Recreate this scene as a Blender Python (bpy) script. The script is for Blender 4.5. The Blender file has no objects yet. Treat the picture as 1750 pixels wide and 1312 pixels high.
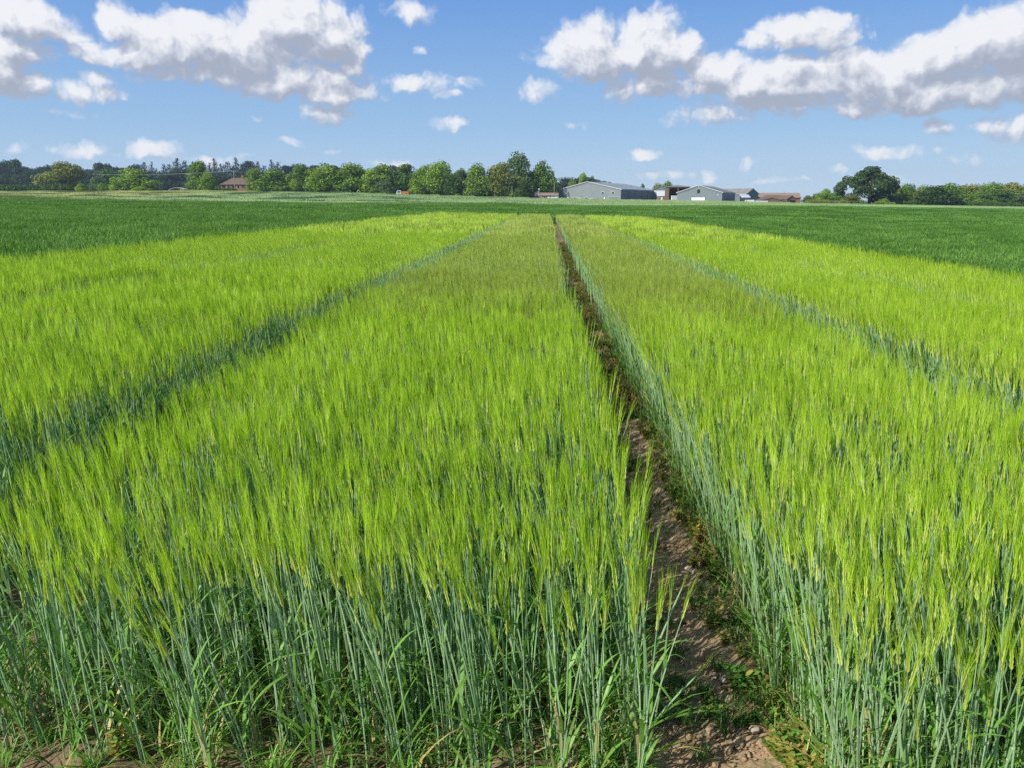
import bpy, bmesh, math, random
import numpy as np
from mathutils import Vector, Matrix, Euler

R = math.radians
random.seed(7)
rng = np.random.default_rng(11)
scene = bpy.context.scene
C = scene.collection

# ------------------------------------------------------------------ camera
CAMZ = 1.7
PITCH = R(13.3)
YAW = R(2.54)
F_PX = 1314.0
cam_d = bpy.data.cameras.new("camera")
cam_d.sensor_width = 36.0
cam_d.lens = 36.0 * F_PX / 1750.0
cam_d.clip_start = 0.05
cam_d.clip_end = 8000
cam = bpy.data.objects.new("camera", cam_d)
C.objects.link(cam)
cam.location = (0, 0, CAMZ)
cam.rotation_euler = (R(90) - PITCH, 0, YAW)
scene.camera = cam

# ------------------------------------------------------------------ light
SUN_EL = R(36)
SUN_AZ = math.atan2(-0.77, -0.63)          # azimuth of the sun, from +Y towards +X
EXPOSURE = 0.32
SUN_STRENGTH = 4.6
SKY_STRENGTH = 0.10
to_sun = Vector((math.sin(SUN_AZ) * math.cos(SUN_EL), math.cos(SUN_AZ) * math.cos(SUN_EL), math.sin(SUN_EL)))
sun_d = bpy.data.lights.new("sun", 'SUN')
sun_d.energy = SUN_STRENGTH
sun_d.angle = R(0.5)
sun_d.color = (1.0, 0.94, 0.84)
sun = bpy.data.objects.new("sun", sun_d)
C.objects.link(sun)
sun.rotation_euler = to_sun.to_track_quat('Z', 'Y').to_euler()

scene.view_settings.view_transform = 'Standard'
scene.view_settings.look = 'None'
scene.view_settings.gamma = 1
scene.view_settings.exposure = EXPOSURE
scene.view_settings.use_curve_mapping = False
cy = scene.cycles
cy.max_bounces = 6
cy.diffuse_bounces = 4
cy.glossy_bounces = 2
cy.transmission_bounces = 4
cy.transparent_max_bounces = 8
cy.volume_bounces = 0
cy.use_denoising = False
cy.use_adaptive_sampling = True
cy.adaptive_threshold = 0.02
cy.sample_clamp_indirect = 6


def cam_dir(px, py):
    v = Vector(((px - 875.0) / F_PX, -(py - 656.0) / F_PX, -1.0))
    v = Euler((R(90) - PITCH, 0, YAW)).to_matrix() @ v
    return v.normalized()


# ------------------------------------------------------------------ node helpers
class NT:
    """small wrapper for building node trees"""
    def __init__(self, tree):
        self.t = tree

    def n(self, typ, **kw):
        nd = self.t.nodes.new(typ)
        for k, v in kw.items():
            setattr(nd, k, v)
        return nd

    def link(self, a, b):
        self.t.links.new(a, b)

    def put(self, sock, v):
        if isinstance(v, bpy.types.NodeSocket):
            self.link(v, sock)
        elif v is not None:
            sock.default_value = v

    def math(self, op, a, b=None, c=None, clamp=False):
        nd = self.n('ShaderNodeMath', operation=op, use_clamp=clamp)
        self.put(nd.inputs[0], a)
        if b is not None:
            self.put(nd.inputs[1], b)
        if c is not None:
            self.put(nd.inputs[2], c)
        return nd.outputs[0]

    def vmath(self, op, a, b=None, c=None):
        nd = self.n('ShaderNodeVectorMath', operation=op)
        self.put(nd.inputs[0], a)
        if b is not None:
            self.put(nd.inputs[1], b)
        if c is not None:
            self.put(nd.inputs[2], c)
        return nd.outputs['Value'] if op in ('DOT_PRODUCT', 'LENGTH') else nd.outputs['Vector']

    def noise(self, vec, scale, detail=4, rough=0.55, dim='3D'):
        nd = self.n('ShaderNodeTexNoise', noise_dimensions=dim)
        self.put(nd.inputs['Vector'], vec)
        nd.inputs['Scale'].default_value = scale
        nd.inputs['Detail'].default_value = detail
        nd.inputs['Roughness'].default_value = rough
        return nd

    def maprange(self, v, a, b, c=0.0, d=1.0, smooth=False):
        nd = self.n('ShaderNodeMapRange')
        if smooth:
            nd.interpolation_type = 'SMOOTHSTEP'
        self.put(nd.inputs[0], v)
        for i, x in enumerate((a, b, c, d)):
            nd.inputs[i + 1].default_value = x
        return nd.outputs[0]

    def mix(self, f, a, b, blend='MIX'):
        nd = self.n('ShaderNodeMix', data_type='RGBA', blend_type=blend)
        self.put(nd.inputs[0], f)
        for s, v in ((nd.inputs[6], a), (nd.inputs[7], b)):
            if isinstance(v, (tuple, list)) and len(v) == 3:
                v = (*v, 1)
            self.put(s, v)
        return nd.outputs[2]

    def ramp(self, f, stops):
        nd = self.n('ShaderNodeValToRGB')
        self.put(nd.inputs[0], f)
        e = nd.color_ramp.elements
        while len(e) < len(stops):
            e.new(0.5)
        for el, (p, c) in zip(e, stops):
            el.position = p
            el.color = (*c, 1) if len(c) == 3 else c
        return nd.outputs[0]


# ------------------------------------------------------------------ world: sky with cumulus clouds
# clouds: (px, py, half width px, half height px) measured on the picture, turned into directions
CLOUDS = [
    # left edge cloud
    (20, 30, 95, 42), (70, 50, 60, 32), (10, 100, 75, 40), (60, 150, 130, 22), (-60, 120, 90, 70),
    # big left cloud
    (200, 42, 42, 34), (215, 95, 80, 34), (300, 80, 100, 50), (400, 95, 110, 55), (510, 50, 85, 55),
    (560, 75, 70, 50), (600, 110, 30, 30), (380, 135, 150, 24), (500, 145, 110, 34), (570, 165, 85, 24), (550, 195, 65, 13),
    (160, 130, 35, 15),
    # small ones in the middle
    (700, 15, 40, 16), (720, 148, 62, 17), (795, 150, 27, 11), (770, 219, 28, 12), (717, 85, 14, 7), (760, 168, 28, 7),
    (912, 155, 30, 18), (972, 208, 25, 9),
    # right cloud
    (1010, 100, 80, 58), (1110, 90, 88, 60), (1180, 85, 24, 40), (1230, 135, 70, 42), (1330, 150, 120, 45), (1150, 155, 130, 32),
    (1370, 65, 90, 42), (1480, 140, 110, 52), (1620, 110, 90, 56), (1720, 90, 110, 72), (1640, 165, 180, 36), (1400, 185, 200, 24),
    (1260, 205, 110, 14),
    # low right
    (1740, 212, 70, 22), (1605, 222, 24, 14), (1520, 255, 60, 11), (1100, 264, 30, 10), (1275, 275, 13, 8), (1640, 275, 40, 8),
    # along the horizon on the left
    (150, 258, 48, 11), (270, 256, 42, 14), (340, 266, 70, 9), (130, 194, 36, 9), (45, 255, 18, 12), (505, 243, 22, 7),
    (450, 200, 12, 7), (660, 280, 40, 8), (560, 262, 12, 5), (1210, 298, 15, 12), (1435, 292, 12, 9),
    (1140, 300, 45, 6), (1340, 310, 40, 6), (1500, 300, 40, 5),
]


def dir_ae(px, py):
    d = cam_dir(px, py)
    return math.atan2(d.x, d.y), math.asin(d.z)


def build_world():
    w = bpy.data.worlds.new("World")
    scene.world = w
    w.use_nodes = True
    t = w.node_tree
    t.nodes.clear()
    N = NT(t)
    out = N.n('ShaderNodeOutputWorld')
    bg = N.n('ShaderNodeBackground')
    sky = N.n('ShaderNodeTexSky', sky_type='NISHITA')
    sky.sun_disc = False
    sky.sun_elevation = SUN_EL
    sky.sun_rotation = SUN_AZ
    sky.altitude = 50
    sky.air_density = 1.1
    sky.dust_density = 0.6
    sky.ozone_density = 2.2

    # cloud density group: vector (azimuth, elevation) -> density
    g = bpy.data.node_groups.new("cloud_density", 'ShaderNodeTree')
    g.interface.new_socket('P', in_out='INPUT', socket_type='NodeSocketVector')
    g.interface.new_socket('D', in_out='OUTPUT', socket_type='NodeSocketFloat')
    g.interface.new_socket('B', in_out='OUTPUT', socket_type='NodeSocketFloat')
    G = NT(g)
    gi = G.n('NodeGroupInput')
    go = G.n('NodeGroupOutput')
    P = gi.outputs[0]
    # two scales of warping make the outlines curl
    wn = G.noise(P, 10, 6, 0.58, '2D')
    wv = G.vmath('SCALE', G.vmath('SUBTRACT', wn.outputs['Color'], (0.5, 0.5, 0.5)))
    wv.node.inputs['Scale'].default_value = 0.045
    PW = G.vmath('ADD', P, wv)
    acc = None
    for (px, py, hw, hh) in CLOUDS:
        a, e = dir_ae(px, py)
        k = 1 / math.hypot(F_PX, math.hypot(px - 875, py - 656)) * 1.30
        d = G.vmath('SUBTRACT', PW, (a, e, 0))
        if hh >= 24:      # cumulus: domed above, flatter base below
            d = G.vmath('MAXIMUM', G.vmath('MULTIPLY', d, (1 / (hw * k), 1 / (hh * k), 0)),
                        G.vmath('MULTIPLY', d, (-1 / (hw * k), -1.6 / (hh * k), 0)))
        else:
            d = G.vmath('MULTIPLY', d, (1 / (hw * k), 1 / (hh * k), 0))
        l = G.vmath('DOT_PRODUCT', d, d)
        amp = 0.30 + 1.35 * min(1.0, hh / 45)
        f = G.math('MULTIPLY_ADD', l, -amp, amp)
        acc = f if acc is None else G.math('MAXIMUM', acc, f)
    acc = G.math('MAXIMUM', acc, -1.2)
    n1 = G.noise(PW, 20, 8, 0.56, '2D')
    vo = G.n('ShaderNodeTexVoronoi', feature='F1', voronoi_dimensions='2D')
    G.put(vo.inputs['Vector'], PW)
    vo.inputs['Scale'].default_value = 30
    vo.inputs['Detail'].default_value = 2.0
    vo.inputs['Roughness'].default_value = 0.5
    vo.inputs['Lacunarity'].default_value = 2.3
    bil = G.math('MULTIPLY_ADD', vo.outputs['Distance'], -0.80, 0.34)
    nn = G.math('MULTIPLY_ADD', n1.outputs[0], 1.25, -0.64)
    s = G.math('ADD', acc, G.math('ADD', nn, bil))
    G.link(s, go.inputs[0])
    G.link(acc, go.inputs[1])

    tc = N.n('ShaderNodeTexCoord')
    sep = N.n('ShaderNodeSeparateXYZ')
    N.link(tc.outputs['Generated'], sep.inputs[0])
    az = N.math('ARCTAN2', sep.outputs[0], sep.outputs[1])
    el = N.math('ARCSINE', sep.outputs[2])
    comb = N.n('ShaderNodeCombineXYZ')
    N.link(az, comb.inputs[0])
    N.link(el, comb.inputs[1])

    def dens(off):
        v = N.vmath('ADD', comb.outputs[0], off) if off else comb.outputs[0]
        gn = N.n('ShaderNodeGroup')
        gn.node_tree = g
        N.link(v, gn.inputs[0])
        return gn.outputs
    d0 = dens(None)[0]
    d1 = dens((-0.009, 0.013, 0))
    d1, b1 = d1[0], d1[1]
    d2 = dens((-0.016, 0.038, 0))
    d2, b2 = d2[0], d2[1]
    alpha = N.maprange(d0, -0.24, 0.62, 0, 1, True)
    # the sun stands high on the left: parts with more cloud towards it are in shade
    body = N.math('MAXIMUM', N.math('ADD', N.math('MULTIPLY', d2, 0.5), N.math('MULTIPLY', b2, 0.5)), 0.0)
    shade = N.math('ADD', N.math('MULTIPLY', N.math('MAXIMUM', d1, 0.0), 0.05), N.math('MULTIPLY', N.math('POWER', body, 0.8), 0.37))
    rel = N.math('MULTIPLY', N.math('SUBTRACT', d0, d1), 0.80)
    lit = N.math('ADD', N.math('SUBTRACT', 0.78, shade), rel, clamp=True)
    ccol = N.ramp(lit, [(0.0, (0.322, 0.356, 0.432)), (0.30, (0.390, 0.423, 0.508)), (0.62, (0.550, 0.576, 0.635)), (1.0, (0.728, 0.737, 0.762))])
    nish = N.mix(1.0, sky.outputs[0], (SKY_STRENGTH,) * 3, 'MULTIPLY')
    # clear-day sky: pale at the horizon, deeper blue above, kept from the Nishita model higher up
    grad = N.ramp(N.maprange(el, 0.0, 0.60), [(0.0, (0.423, 0.559, 0.711)), (0.14, (0.262, 0.432, 0.660)), (0.42, (0.102, 0.254, 0.601)), (1.0, (0.034, 0.127, 0.423))])
    low = N.maprange(el, 0.35, 0.8, 0.88, 0.0, True)
    skyc = N.mix(low, nish, grad)
    fin = N.mix(N.math('MULTIPLY', alpha, N.maprange(d0, 0.2, 0.8, 0.78, 0.97)), skyc, ccol)
    N.link(fin, bg.inputs[0])
    bg.inputs[1].default_value = 1.0
    # clouds are only worked out in the part of the sky that holds them
    bg2 = N.n('ShaderNodeBackground')
    N.link(skyc, bg2.inputs[0])
    bg2.inputs[1].default_value = 1.0
    zone = N.math('MULTIPLY', N.math('MULTIPLY', N.math('GREATER_THAN', el, 0.0), N.math('LESS_THAN', el, 0.36)),
                  N.math('LESS_THAN', N.math('ABSOLUTE', az), 0.85))
    ms = N.n('ShaderNodeMixShader')
    N.link(zone, ms.inputs[0])
    N.link(bg2.outputs[0], ms.inputs[1])
    N.link(bg.outputs[0], ms.inputs[2])
    N.link(ms.outputs[0], out.inputs[0])
    w.cycles.sampling_method = 'NONE'


build_world()


# ------------------------------------------------------------------ terrain
YW, YF = 200.0, 350.0
_px = np.array([-600, 0, 300, 560, 860, 1000, 1200, 1390, 1750, 2300], float)
_yw = np.array([338, 341, 344, 346.5, 346.5, 351, 351, 351.5, 357, 362], float)
_yf = np.array([327, 328, 327.5, 330, 339, 341.5, 345, 349.5, 356, 360], float)


def Hn(X, Y):
    X = np.asarray(X, float)
    Y = np.asarray(Y, float)
    Yc = np.maximum(Y, 30.0)
    u = np.clip(X / Yc, -0.95, 0.95)
    px = 935 + 1350 * u
    plane = -0.019 * np.clip(X, -300, 300)
    tw = CAMZ - (np.interp(px, _px, _yw) - 345) * YW / 1388 - 0.62
    tf = CAMZ - (np.interp(px, _px, _yf) - 345) * YF / 1388
    s = np.clip((Y - 63) / (YW - 63), 0, 1)
    s = s * s * (3 - 2 * s)
    z = plane * (1 - s) + tw * s
    q = np.clip((Y - YW) / (YF - YW), 0, 1)
    z = z * (1 - q) + tf * q
    return z


def H(x, y):
    return float(Hn(x, y))


def XP(px, Y):
    return (px - 935.0) / 1350.0 * Y


def ZP(py, Y):
    return CAMZ - (py - 345.0) * Y / 1388.0


def vnoise(x, y, seed=0):
    xi = np.floor(x).astype(np.int64)
    yi = np.floor(y).astype(np.int64)
    fx = x - xi
    fy = y - yi
    fx = fx * fx * (3 - 2 * fx)
    fy = fy * fy * (3 - 2 * fy)

    def h(a, b):
        n = (a * 374761393 + b * 668265263 + seed * 974634777) & 0xffffffff
        n = ((n ^ (n >> 13)) * 1274126177) & 0xffffffff
        return ((n ^ (n >> 16)) & 0xffff) / 65535.0
    return (h(xi, yi) * (1 - fx) + h(xi + 1, yi) * fx) * (1 - fy) + (h(xi, yi + 1) * (1 - fx) + h(xi + 1, yi + 1) * fx) * fy


# ------------------------------------------------------------------ object helpers
def tag(o, label=None, cat=None, group=None, kind=None):
    if label:
        o['label'] = label
    if cat:
        o['category'] = cat
    if group:
        o['group'] = group
    if kind:
        o['kind'] = kind
    return o


def empty(name, loc, rz=0.0):
    o = bpy.data.objects.new(name, None)
    o.empty_display_size = 0.2
    C.objects.link(o)
    o.location = loc
    o.rotation_euler = (0, 0, rz)
    return o


def np_mesh(name, V, F, mats=(), mi=None, smooth=False):
    """V (n,3), F list of (k,) int arrays or list of tuples"""
    me = bpy.data.meshes.new(name)
    V = np.asarray(V, np.float32)
    if isinstance(F, np.ndarray):
        nf, k = F.shape
        me.vertices.add(len(V))
        me.vertices.foreach_set('co', V.ravel())
        me.loops.add(nf * k)
        me.loops.foreach_set('vertex_index', F.ravel().astype(np.int32))
        me.polygons.add(nf)
        me.polygons.foreach_set('loop_start', np.arange(0, nf * k, k, dtype=np.int32))
        me.update(calc_edges=True)
    else:
        me.from_pydata([tuple(map(float, v)) for v in V], [], F)
    for m in mats:
        me.materials.append(m)
    if mi is not None:
        me.polygons.foreach_set('material_index', np.asarray(mi, np.int32))
    if smooth:
        me.polygons.foreach_set('use_smooth', np.ones(len(me.polygons), bool))
    me.update()
    return me


class MB:
    def __init__(self):
        self.V = []
        self.F = []
        self.M = []

    def add(self, verts, faces, m=0):
        b = len(self.V)
        self.V.extend([tuple(v) for v in verts])
        self.F.extend([tuple(b + i for i in f) for f in faces])
        self.M.extend([m] * len(faces))

    def box(self, x0, x1, y0, y1, z0, z1, m=0):
        self.add([(x0, y0, z0), (x1, y0, z0), (x1, y1, z0), (x0, y1, z0), (x0, y0, z1), (x1, y0, z1), (x1, y1, z1), (x0, y1, z1)],
                 [(0, 3, 2, 1), (4, 5, 6, 7), (0, 1, 5, 4), (1, 2, 6, 5), (2, 3, 7, 6), (3, 0, 4, 7)], m)

    def prism_y(self, prof, y0, y1, m=0):
        """profile list of (x,z), counter-clockwise seen from -y"""
        n = len(prof)
        v = [(x, y0, z) for x, z in prof] + [(x, y1, z) for x, z in prof]
        f = [tuple(range(n)), tuple(range(2 * n - 1, n - 1, -1))]
        for i in range(n):
            j = (i + 1) % n
            f.append((i, i + n, j + n, j))
        self.add(v, f, m)

    def tube(self, pts, rad, sides=6, m=0, cap=True):
        pts = [Vector(p) for p in pts]
        if not isinstance(rad, (list, tuple)):
            rad = [rad] * len(pts)
        b = len(self.V)
        up = Vector((0, 0, 1))
        for i, p in enumerate(pts):
            d = (pts[min(i + 1, len(pts) - 1)] - pts[max(i - 1, 0)]).normalized()
            a = d.cross(up if abs(d.z) < 0.95 else Vector((1, 0, 0))).normalized()
            c = d.cross(a)
            for k in range(sides):
                t = 2 * math.pi * k / sides
                self.V.append(tuple(p + (a * math.cos(t) + c * math.sin(t)) * rad[i]))
        for i in range(len(pts) - 1):
            for k in range(sides):
                k2 = (k + 1) % sides
                self.F.append((b + i * sides + k, b + i * sides + k2, b + (i + 1) * sides + k2, b + (i + 1) * sides + k))
                self.M.append(m)
        if cap and sides > 2:
            self.F.append(tuple(b + k for k in range(sides))[::-1])
            self.F.append(tuple(b + (len(pts) - 1) * sides + k for k in range(sides)))
            self.M += [m, m]

    def ribbon(self, pts, wid, side, m=0):
        """flat strip along pts; side = sideways direction"""
        b = len(self.V)
        s = Vector(side)
        n = len(pts)
        for i, p in enumerate(pts):
            w = wid[i] if isinstance(wid, (list, tuple)) else wid
            p = Vector(p)
            if i == n - 1 and w <= 0.0001:
                self.V.append(tuple(p))
            else:
                self.V.append(tuple(p - s * w * 0.5))
                self.V.append(tuple(p + s * w * 0.5))
        last_point = (wid[-1] if isinstance(wid, (list, tuple)) else wid) <= 0.0001
        for i in range(n - 1):
            if i == n - 2 and last_point:
                self.F.append((b + 2 * i, b + 2 * i + 1, b + 2 * i + 2))
            else:
                self.F.append((b + 2 * i, b + 2 * i + 1, b + 2 * i + 3, b + 2 * i + 2))
            self.M.append(m)

    def mesh(self, name, mats, smooth=False):
        me = bpy.data.meshes.new(name)
        me.from_pydata(self.V, [], self.F)
        for m in mats:
            me.materials.append(m)
        me.polygons.foreach_set('material_index', np.asarray(self.M, np.int32))
        if smooth:
            me.polygons.foreach_set('use_smooth', np.ones(len(self.F), bool))
        me.update()
        return me

    def build(self, name, mat, parent=None, smooth=False, loc=None):
        me = self.mesh(name, mat if isinstance(mat, (list, tuple)) else [mat], smooth)
        o = bpy.data.objects.new(name, me)
        C.objects.link(o)
        if parent:
            o.parent = parent
        if loc:
            o.location = loc
        return o


# ------------------------------------------------------------------ materials
def new_mat(name):
    m = bpy.data.materials.new(name)
    m.use_nodes = True
    m.node_tree.nodes.clear()
    return m, NT(m.node_tree)


def plant_mat(name, col, col2, trans=0.35, rough=0.5, spec=0.25, scale=1.2, rnd=0.25, tcol=None):
    """leaf-like material: diffuse + translucent with small variation from place to place and plant to plant"""
    m, N = new_mat(name)
    out = N.n('ShaderNodeOutputMaterial')
    geo = N.n('ShaderNodeNewGeometry')
    oi = N.n('ShaderNodeObjectInfo')
    nz = N.noise(geo.outputs['Position'], scale, 3, 0.6)
    f = N.math('ADD', N.maprange(nz.outputs[0], 0.3, 0.7, 0, 1), N.math('MULTIPLY_ADD', oi.outputs['Random'], 0.7, -0.35), clamp=True)
    c = N.mix(f, col, col2)
    hsv = N.n('ShaderNodeHueSaturation')
    N.put(hsv.inputs['Value'], N.math('MULTIPLY_ADD', geo.outputs['Random Per Island'], rnd * 2, 1 - rnd))
    N.link(c, hsv.inputs['Color'])
    p = N.n('ShaderNodeBsdfPrincipled')
    N.link(hsv.outputs[0], p.inputs['Base Color'])
    p.inputs['Roughness'].default_value = rough
    p.inputs['Specular IOR Level'].default_value = spec
    tr = N.n('ShaderNodeBsdfTranslucent')
    tc = N.mix(1.0, hsv.outputs[0], tcol or (1.1, 1.1, 0.7), 'MULTIPLY')
    N.link(tc, tr.inputs[0])
    mx = N.n('ShaderNodeMixShader')
    mx.inputs[0].default_value = trans
    N.link(p.outputs[0], mx.inputs[1])
    N.link(tr.outputs[0], mx.inputs[2])
    N.link(mx.outputs[0], out.inputs[0])
    return m


def plain_mat(name, col, rough=0.6, metal=0.0, var=0.12, scale=3.0, bump=0.0, spec=0.4, wave=None):
    m, N = new_mat(name)
    out = N.n('ShaderNodeOutputMaterial')
    p = N.n('ShaderNodeBsdfPrincipled')
    tc = N.n('ShaderNodeTexCoord')
    nz = N.noise(tc.outputs['Object'], scale, 5, 0.6)
    k = N.maprange(nz.outputs[0], 0.3, 0.7, 1 - var, 1 + var)
    cc = N.n('ShaderNodeCombineXYZ')
    for i in range(3):
        N.link(k, cc.inputs[i])
    c = N.mix(1.0, (*col, 1), cc.outputs[0], 'MULTIPLY')
    if wave:
        # ribs of profiled sheeting / courses of brick or tile
        axis, ws, depth = wave
        wv = N.n('ShaderNodeTexWave', wave_type='BANDS', bands_direction=axis)
        N.link(tc.outputs['Object'], wv.inputs[0])
        wv.inputs['Scale'].default_value = ws
        b = N.n('ShaderNodeBump')
        b.inputs['Strength'].default_value = depth
        N.link(wv.outputs[1], b.inputs['Height'])
        N.link(b.outputs[0], p.inputs['Normal'])
    elif bump:
        b = N.n('ShaderNodeBump')
        b.inputs['Strength'].default_value = bump
        N.link(nz.outputs[0], b.inputs['Height'])
        N.link(b.outputs[0], p.inputs['Normal'])
    N.link(c, p.inputs['Base Color'])
    p.inputs['Roughness'].default_value = rough
    p.inputs['Metallic'].default_value = metal
    p.inputs['Specular IOR Level'].default_value = spec
    N.link(p.outputs[0], out.inputs[0])
    return m


M_STEM = plant_mat('barley_stem', (0.27, 0.47, 0.21), (0.42, 0.61, 0.33), trans=0.25, rough=0.42, spec=0.35, rnd=0.35, tcol=(0.9, 1.1, 0.6))
M_LEAF = plant_mat('barley_leaf', (0.15, 0.35, 0.05), (0.24, 0.46, 0.08), trans=0.42, rough=0.45, spec=0.4, rnd=0.35)
M_DRY = plant_mat('dry_leaf', (0.42, 0.36, 0.12), (0.55, 0.46, 0.20), trans=0.25, rough=0.6, rnd=0.3)
M_AWN = plant_mat('barley_awn', (0.39, 0.595, 0.028), (0.55, 0.735, 0.075), trans=0.50, rough=0.38, spec=0.45, rnd=0.42, tcol=(1.1, 1.15, 0.55))
M_EAR = plant_mat('barley_ear', (0.48, 0.60, 0.10), (0.62, 0.70, 0.20), trans=0.3, rough=0.45, spec=0.4, rnd=0.25)
M_AWN_O = plant_mat('olive_barley_awn', (0.36, 0.485, 0.065), (0.465, 0.575, 0.100), trans=0.40, rough=0.45, spec=0.5, rnd=0.28)
M_EAR_O = plant_mat('olive_barley_ear', (0.44, 0.53, 0.15), (0.54, 0.57, 0.20), trans=0.3, rough=0.5, rnd=0.25)
M_NODE = plain_mat('stem_node', (0.55, 0.60, 0.42), 0.5)
M_WHEAT = plant_mat('wheat_leaf', (0.105, 0.25, 0.040), (0.165, 0.33, 0.058), trans=0.30, rough=0.55, spec=0.15, scale=0.12, rnd=0.3)
M_WEED = plant_mat('weed_leaf', (0.10, 0.24, 0.04), (0.20, 0.36, 0.07), trans=0.3, rnd=0.3)
M_WEEDY = plant_mat('yellowing_weed_leaf', (0.36, 0.34, 0.08), (0.45, 0.30, 0.07), trans=0.3, rnd=0.3)
M_GRASS = plant_mat('path_grass', (0.055, 0.15, 0.030), (0.10, 0.22, 0.05), trans=0.3, rnd=0.3)


def pale_field_mat(name):
    m, N = new_mat(name)
    out = N.n('ShaderNodeOutputMaterial')
    geo = N.n('ShaderNodeNewGeometry')
    sep = N.n('ShaderNodeSeparateXYZ')
    N.link(geo.outputs['Position'], sep.inputs[0])
    mp = N.n('ShaderNodeMapping')
    mp.inputs['Scale'].default_value = (0.012, 0.045, 0)
    N.link(geo.outputs['Position'], mp.inputs[0])
    nz = N.noise(mp.outputs[0], 1.0, 4, 0.6)
    nz2 = N.noise(geo.outputs['Position'], 0.8, 3, 0.6)
    xx = N.math('ADD', sep.outputs[0], N.math('MULTIPLY_ADD', nz.outputs[0], 120, -60))
    left = N.maprange(xx, -170, -90, 1, 0, True)
    f = N.math('ADD', N.maprange(nz.outputs[0], 0.35, 0.65, 0, 1), N.math('MULTIPLY_ADD', nz2.outputs[0], 0.8, -0.4), clamp=True)
    cA = N.mix(f, (0.21, 0.33, 0.13), (0.32, 0.43, 0.19))
    cB = N.mix(f, (0.26, 0.36, 0.11), (0.52, 0.47, 0.20))
    c = N.mix(left, cA, cB)
    p = N.n('ShaderNodeBsdfPrincipled')
    N.link(c, p.inputs['Base Color'])
    p.inputs['Roughness'].default_value = 0.7
    p.inputs['Specular IOR Level'].default_value = 0.15
    N.link(p.outputs[0], out.inputs[0])
    return m


M_PALE = pale_field_mat('pale_crop')


def soil_mat(name, moss=0.0, dark=1.0):
    m, N = new_mat(name)
    out = N.n('ShaderNodeOutputMaterial')
    geo = N.n('ShaderNodeNewGeometry')
    P = geo.outputs['Position']
    a = N.noise(P, 3.5, 6, 0.65)
    b = N.noise(P, 45, 6, 0.7)
    v = N.n('ShaderNodeTexVoronoi')
    N.link(P, v.inputs['Vector'])
    v.inputs['Scale'].default_value = 60
    c = N.mix(N.maprange(a.outputs[0], 0.35, 0.65), (0.165 * dark, 0.110 * dark, 0.060 * dark), (0.36 * dark, 0.265 * dark, 0.155 * dark))
    c = N.mix(N.maprange(b.outputs[0], 0.35, 0.7, 0, 0.75), c, (0.36 * dark, 0.25 * dark, 0.165 * dark))
    # little pale grit
    c = N.mix(N.math('LESS_THAN', v.outputs['Distance'], 0.10), c, (0.50, 0.42, 0.33))
    if moss:
        g = N.noise(P, 2.2, 5, 0.7)
        c = N.mix(N.math('MULTIPLY', N.maprange(g.outputs[0], 0.50, 0.62), moss), c, (0.07, 0.12, 0.03))
    p = N.n('ShaderNodeBsdfPrincipled')
    N.link(c, p.inputs['Base Color'])
    p.inputs['Roughness'].default_value = 0.95
    p.inputs['Specular IOR Level'].default_value = 0.1
    bp = N.n('ShaderNodeBump')
    bp.inputs['Strength'].default_value = 0.7
    bp.inputs['Distance'].default_value = 0.008
    N.link(N.math('ADD', b.outputs[0], N.math('MULTIPLY', v.outputs['Distance'], 0.5)), bp.inputs['Height'])
    N.link(bp.outputs[0], p.inputs['Normal'])
    N.link(p.outputs[0], out.inputs[0])
    return m


M_SOIL = soil_mat('soil', dark=.70)
M_PATH = soil_mat('path_soil', moss=0.60, dark=1.30)
M_CLOD = soil_mat('clod_soil', dark=1.2)
M_FARLAND = plain_mat('far_land_grass', (0.10, 0.17, 0.055), 0.9, var=0.3, scale=0.02)
M_STONE = plain_mat('stone', (0.42, 0.34, 0.26), 0.85, var=0.25, scale=25, bump=0.4)

PATH_X0, PATH_X1 = 0.32, 0.76
END_Y = 62.0


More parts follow.
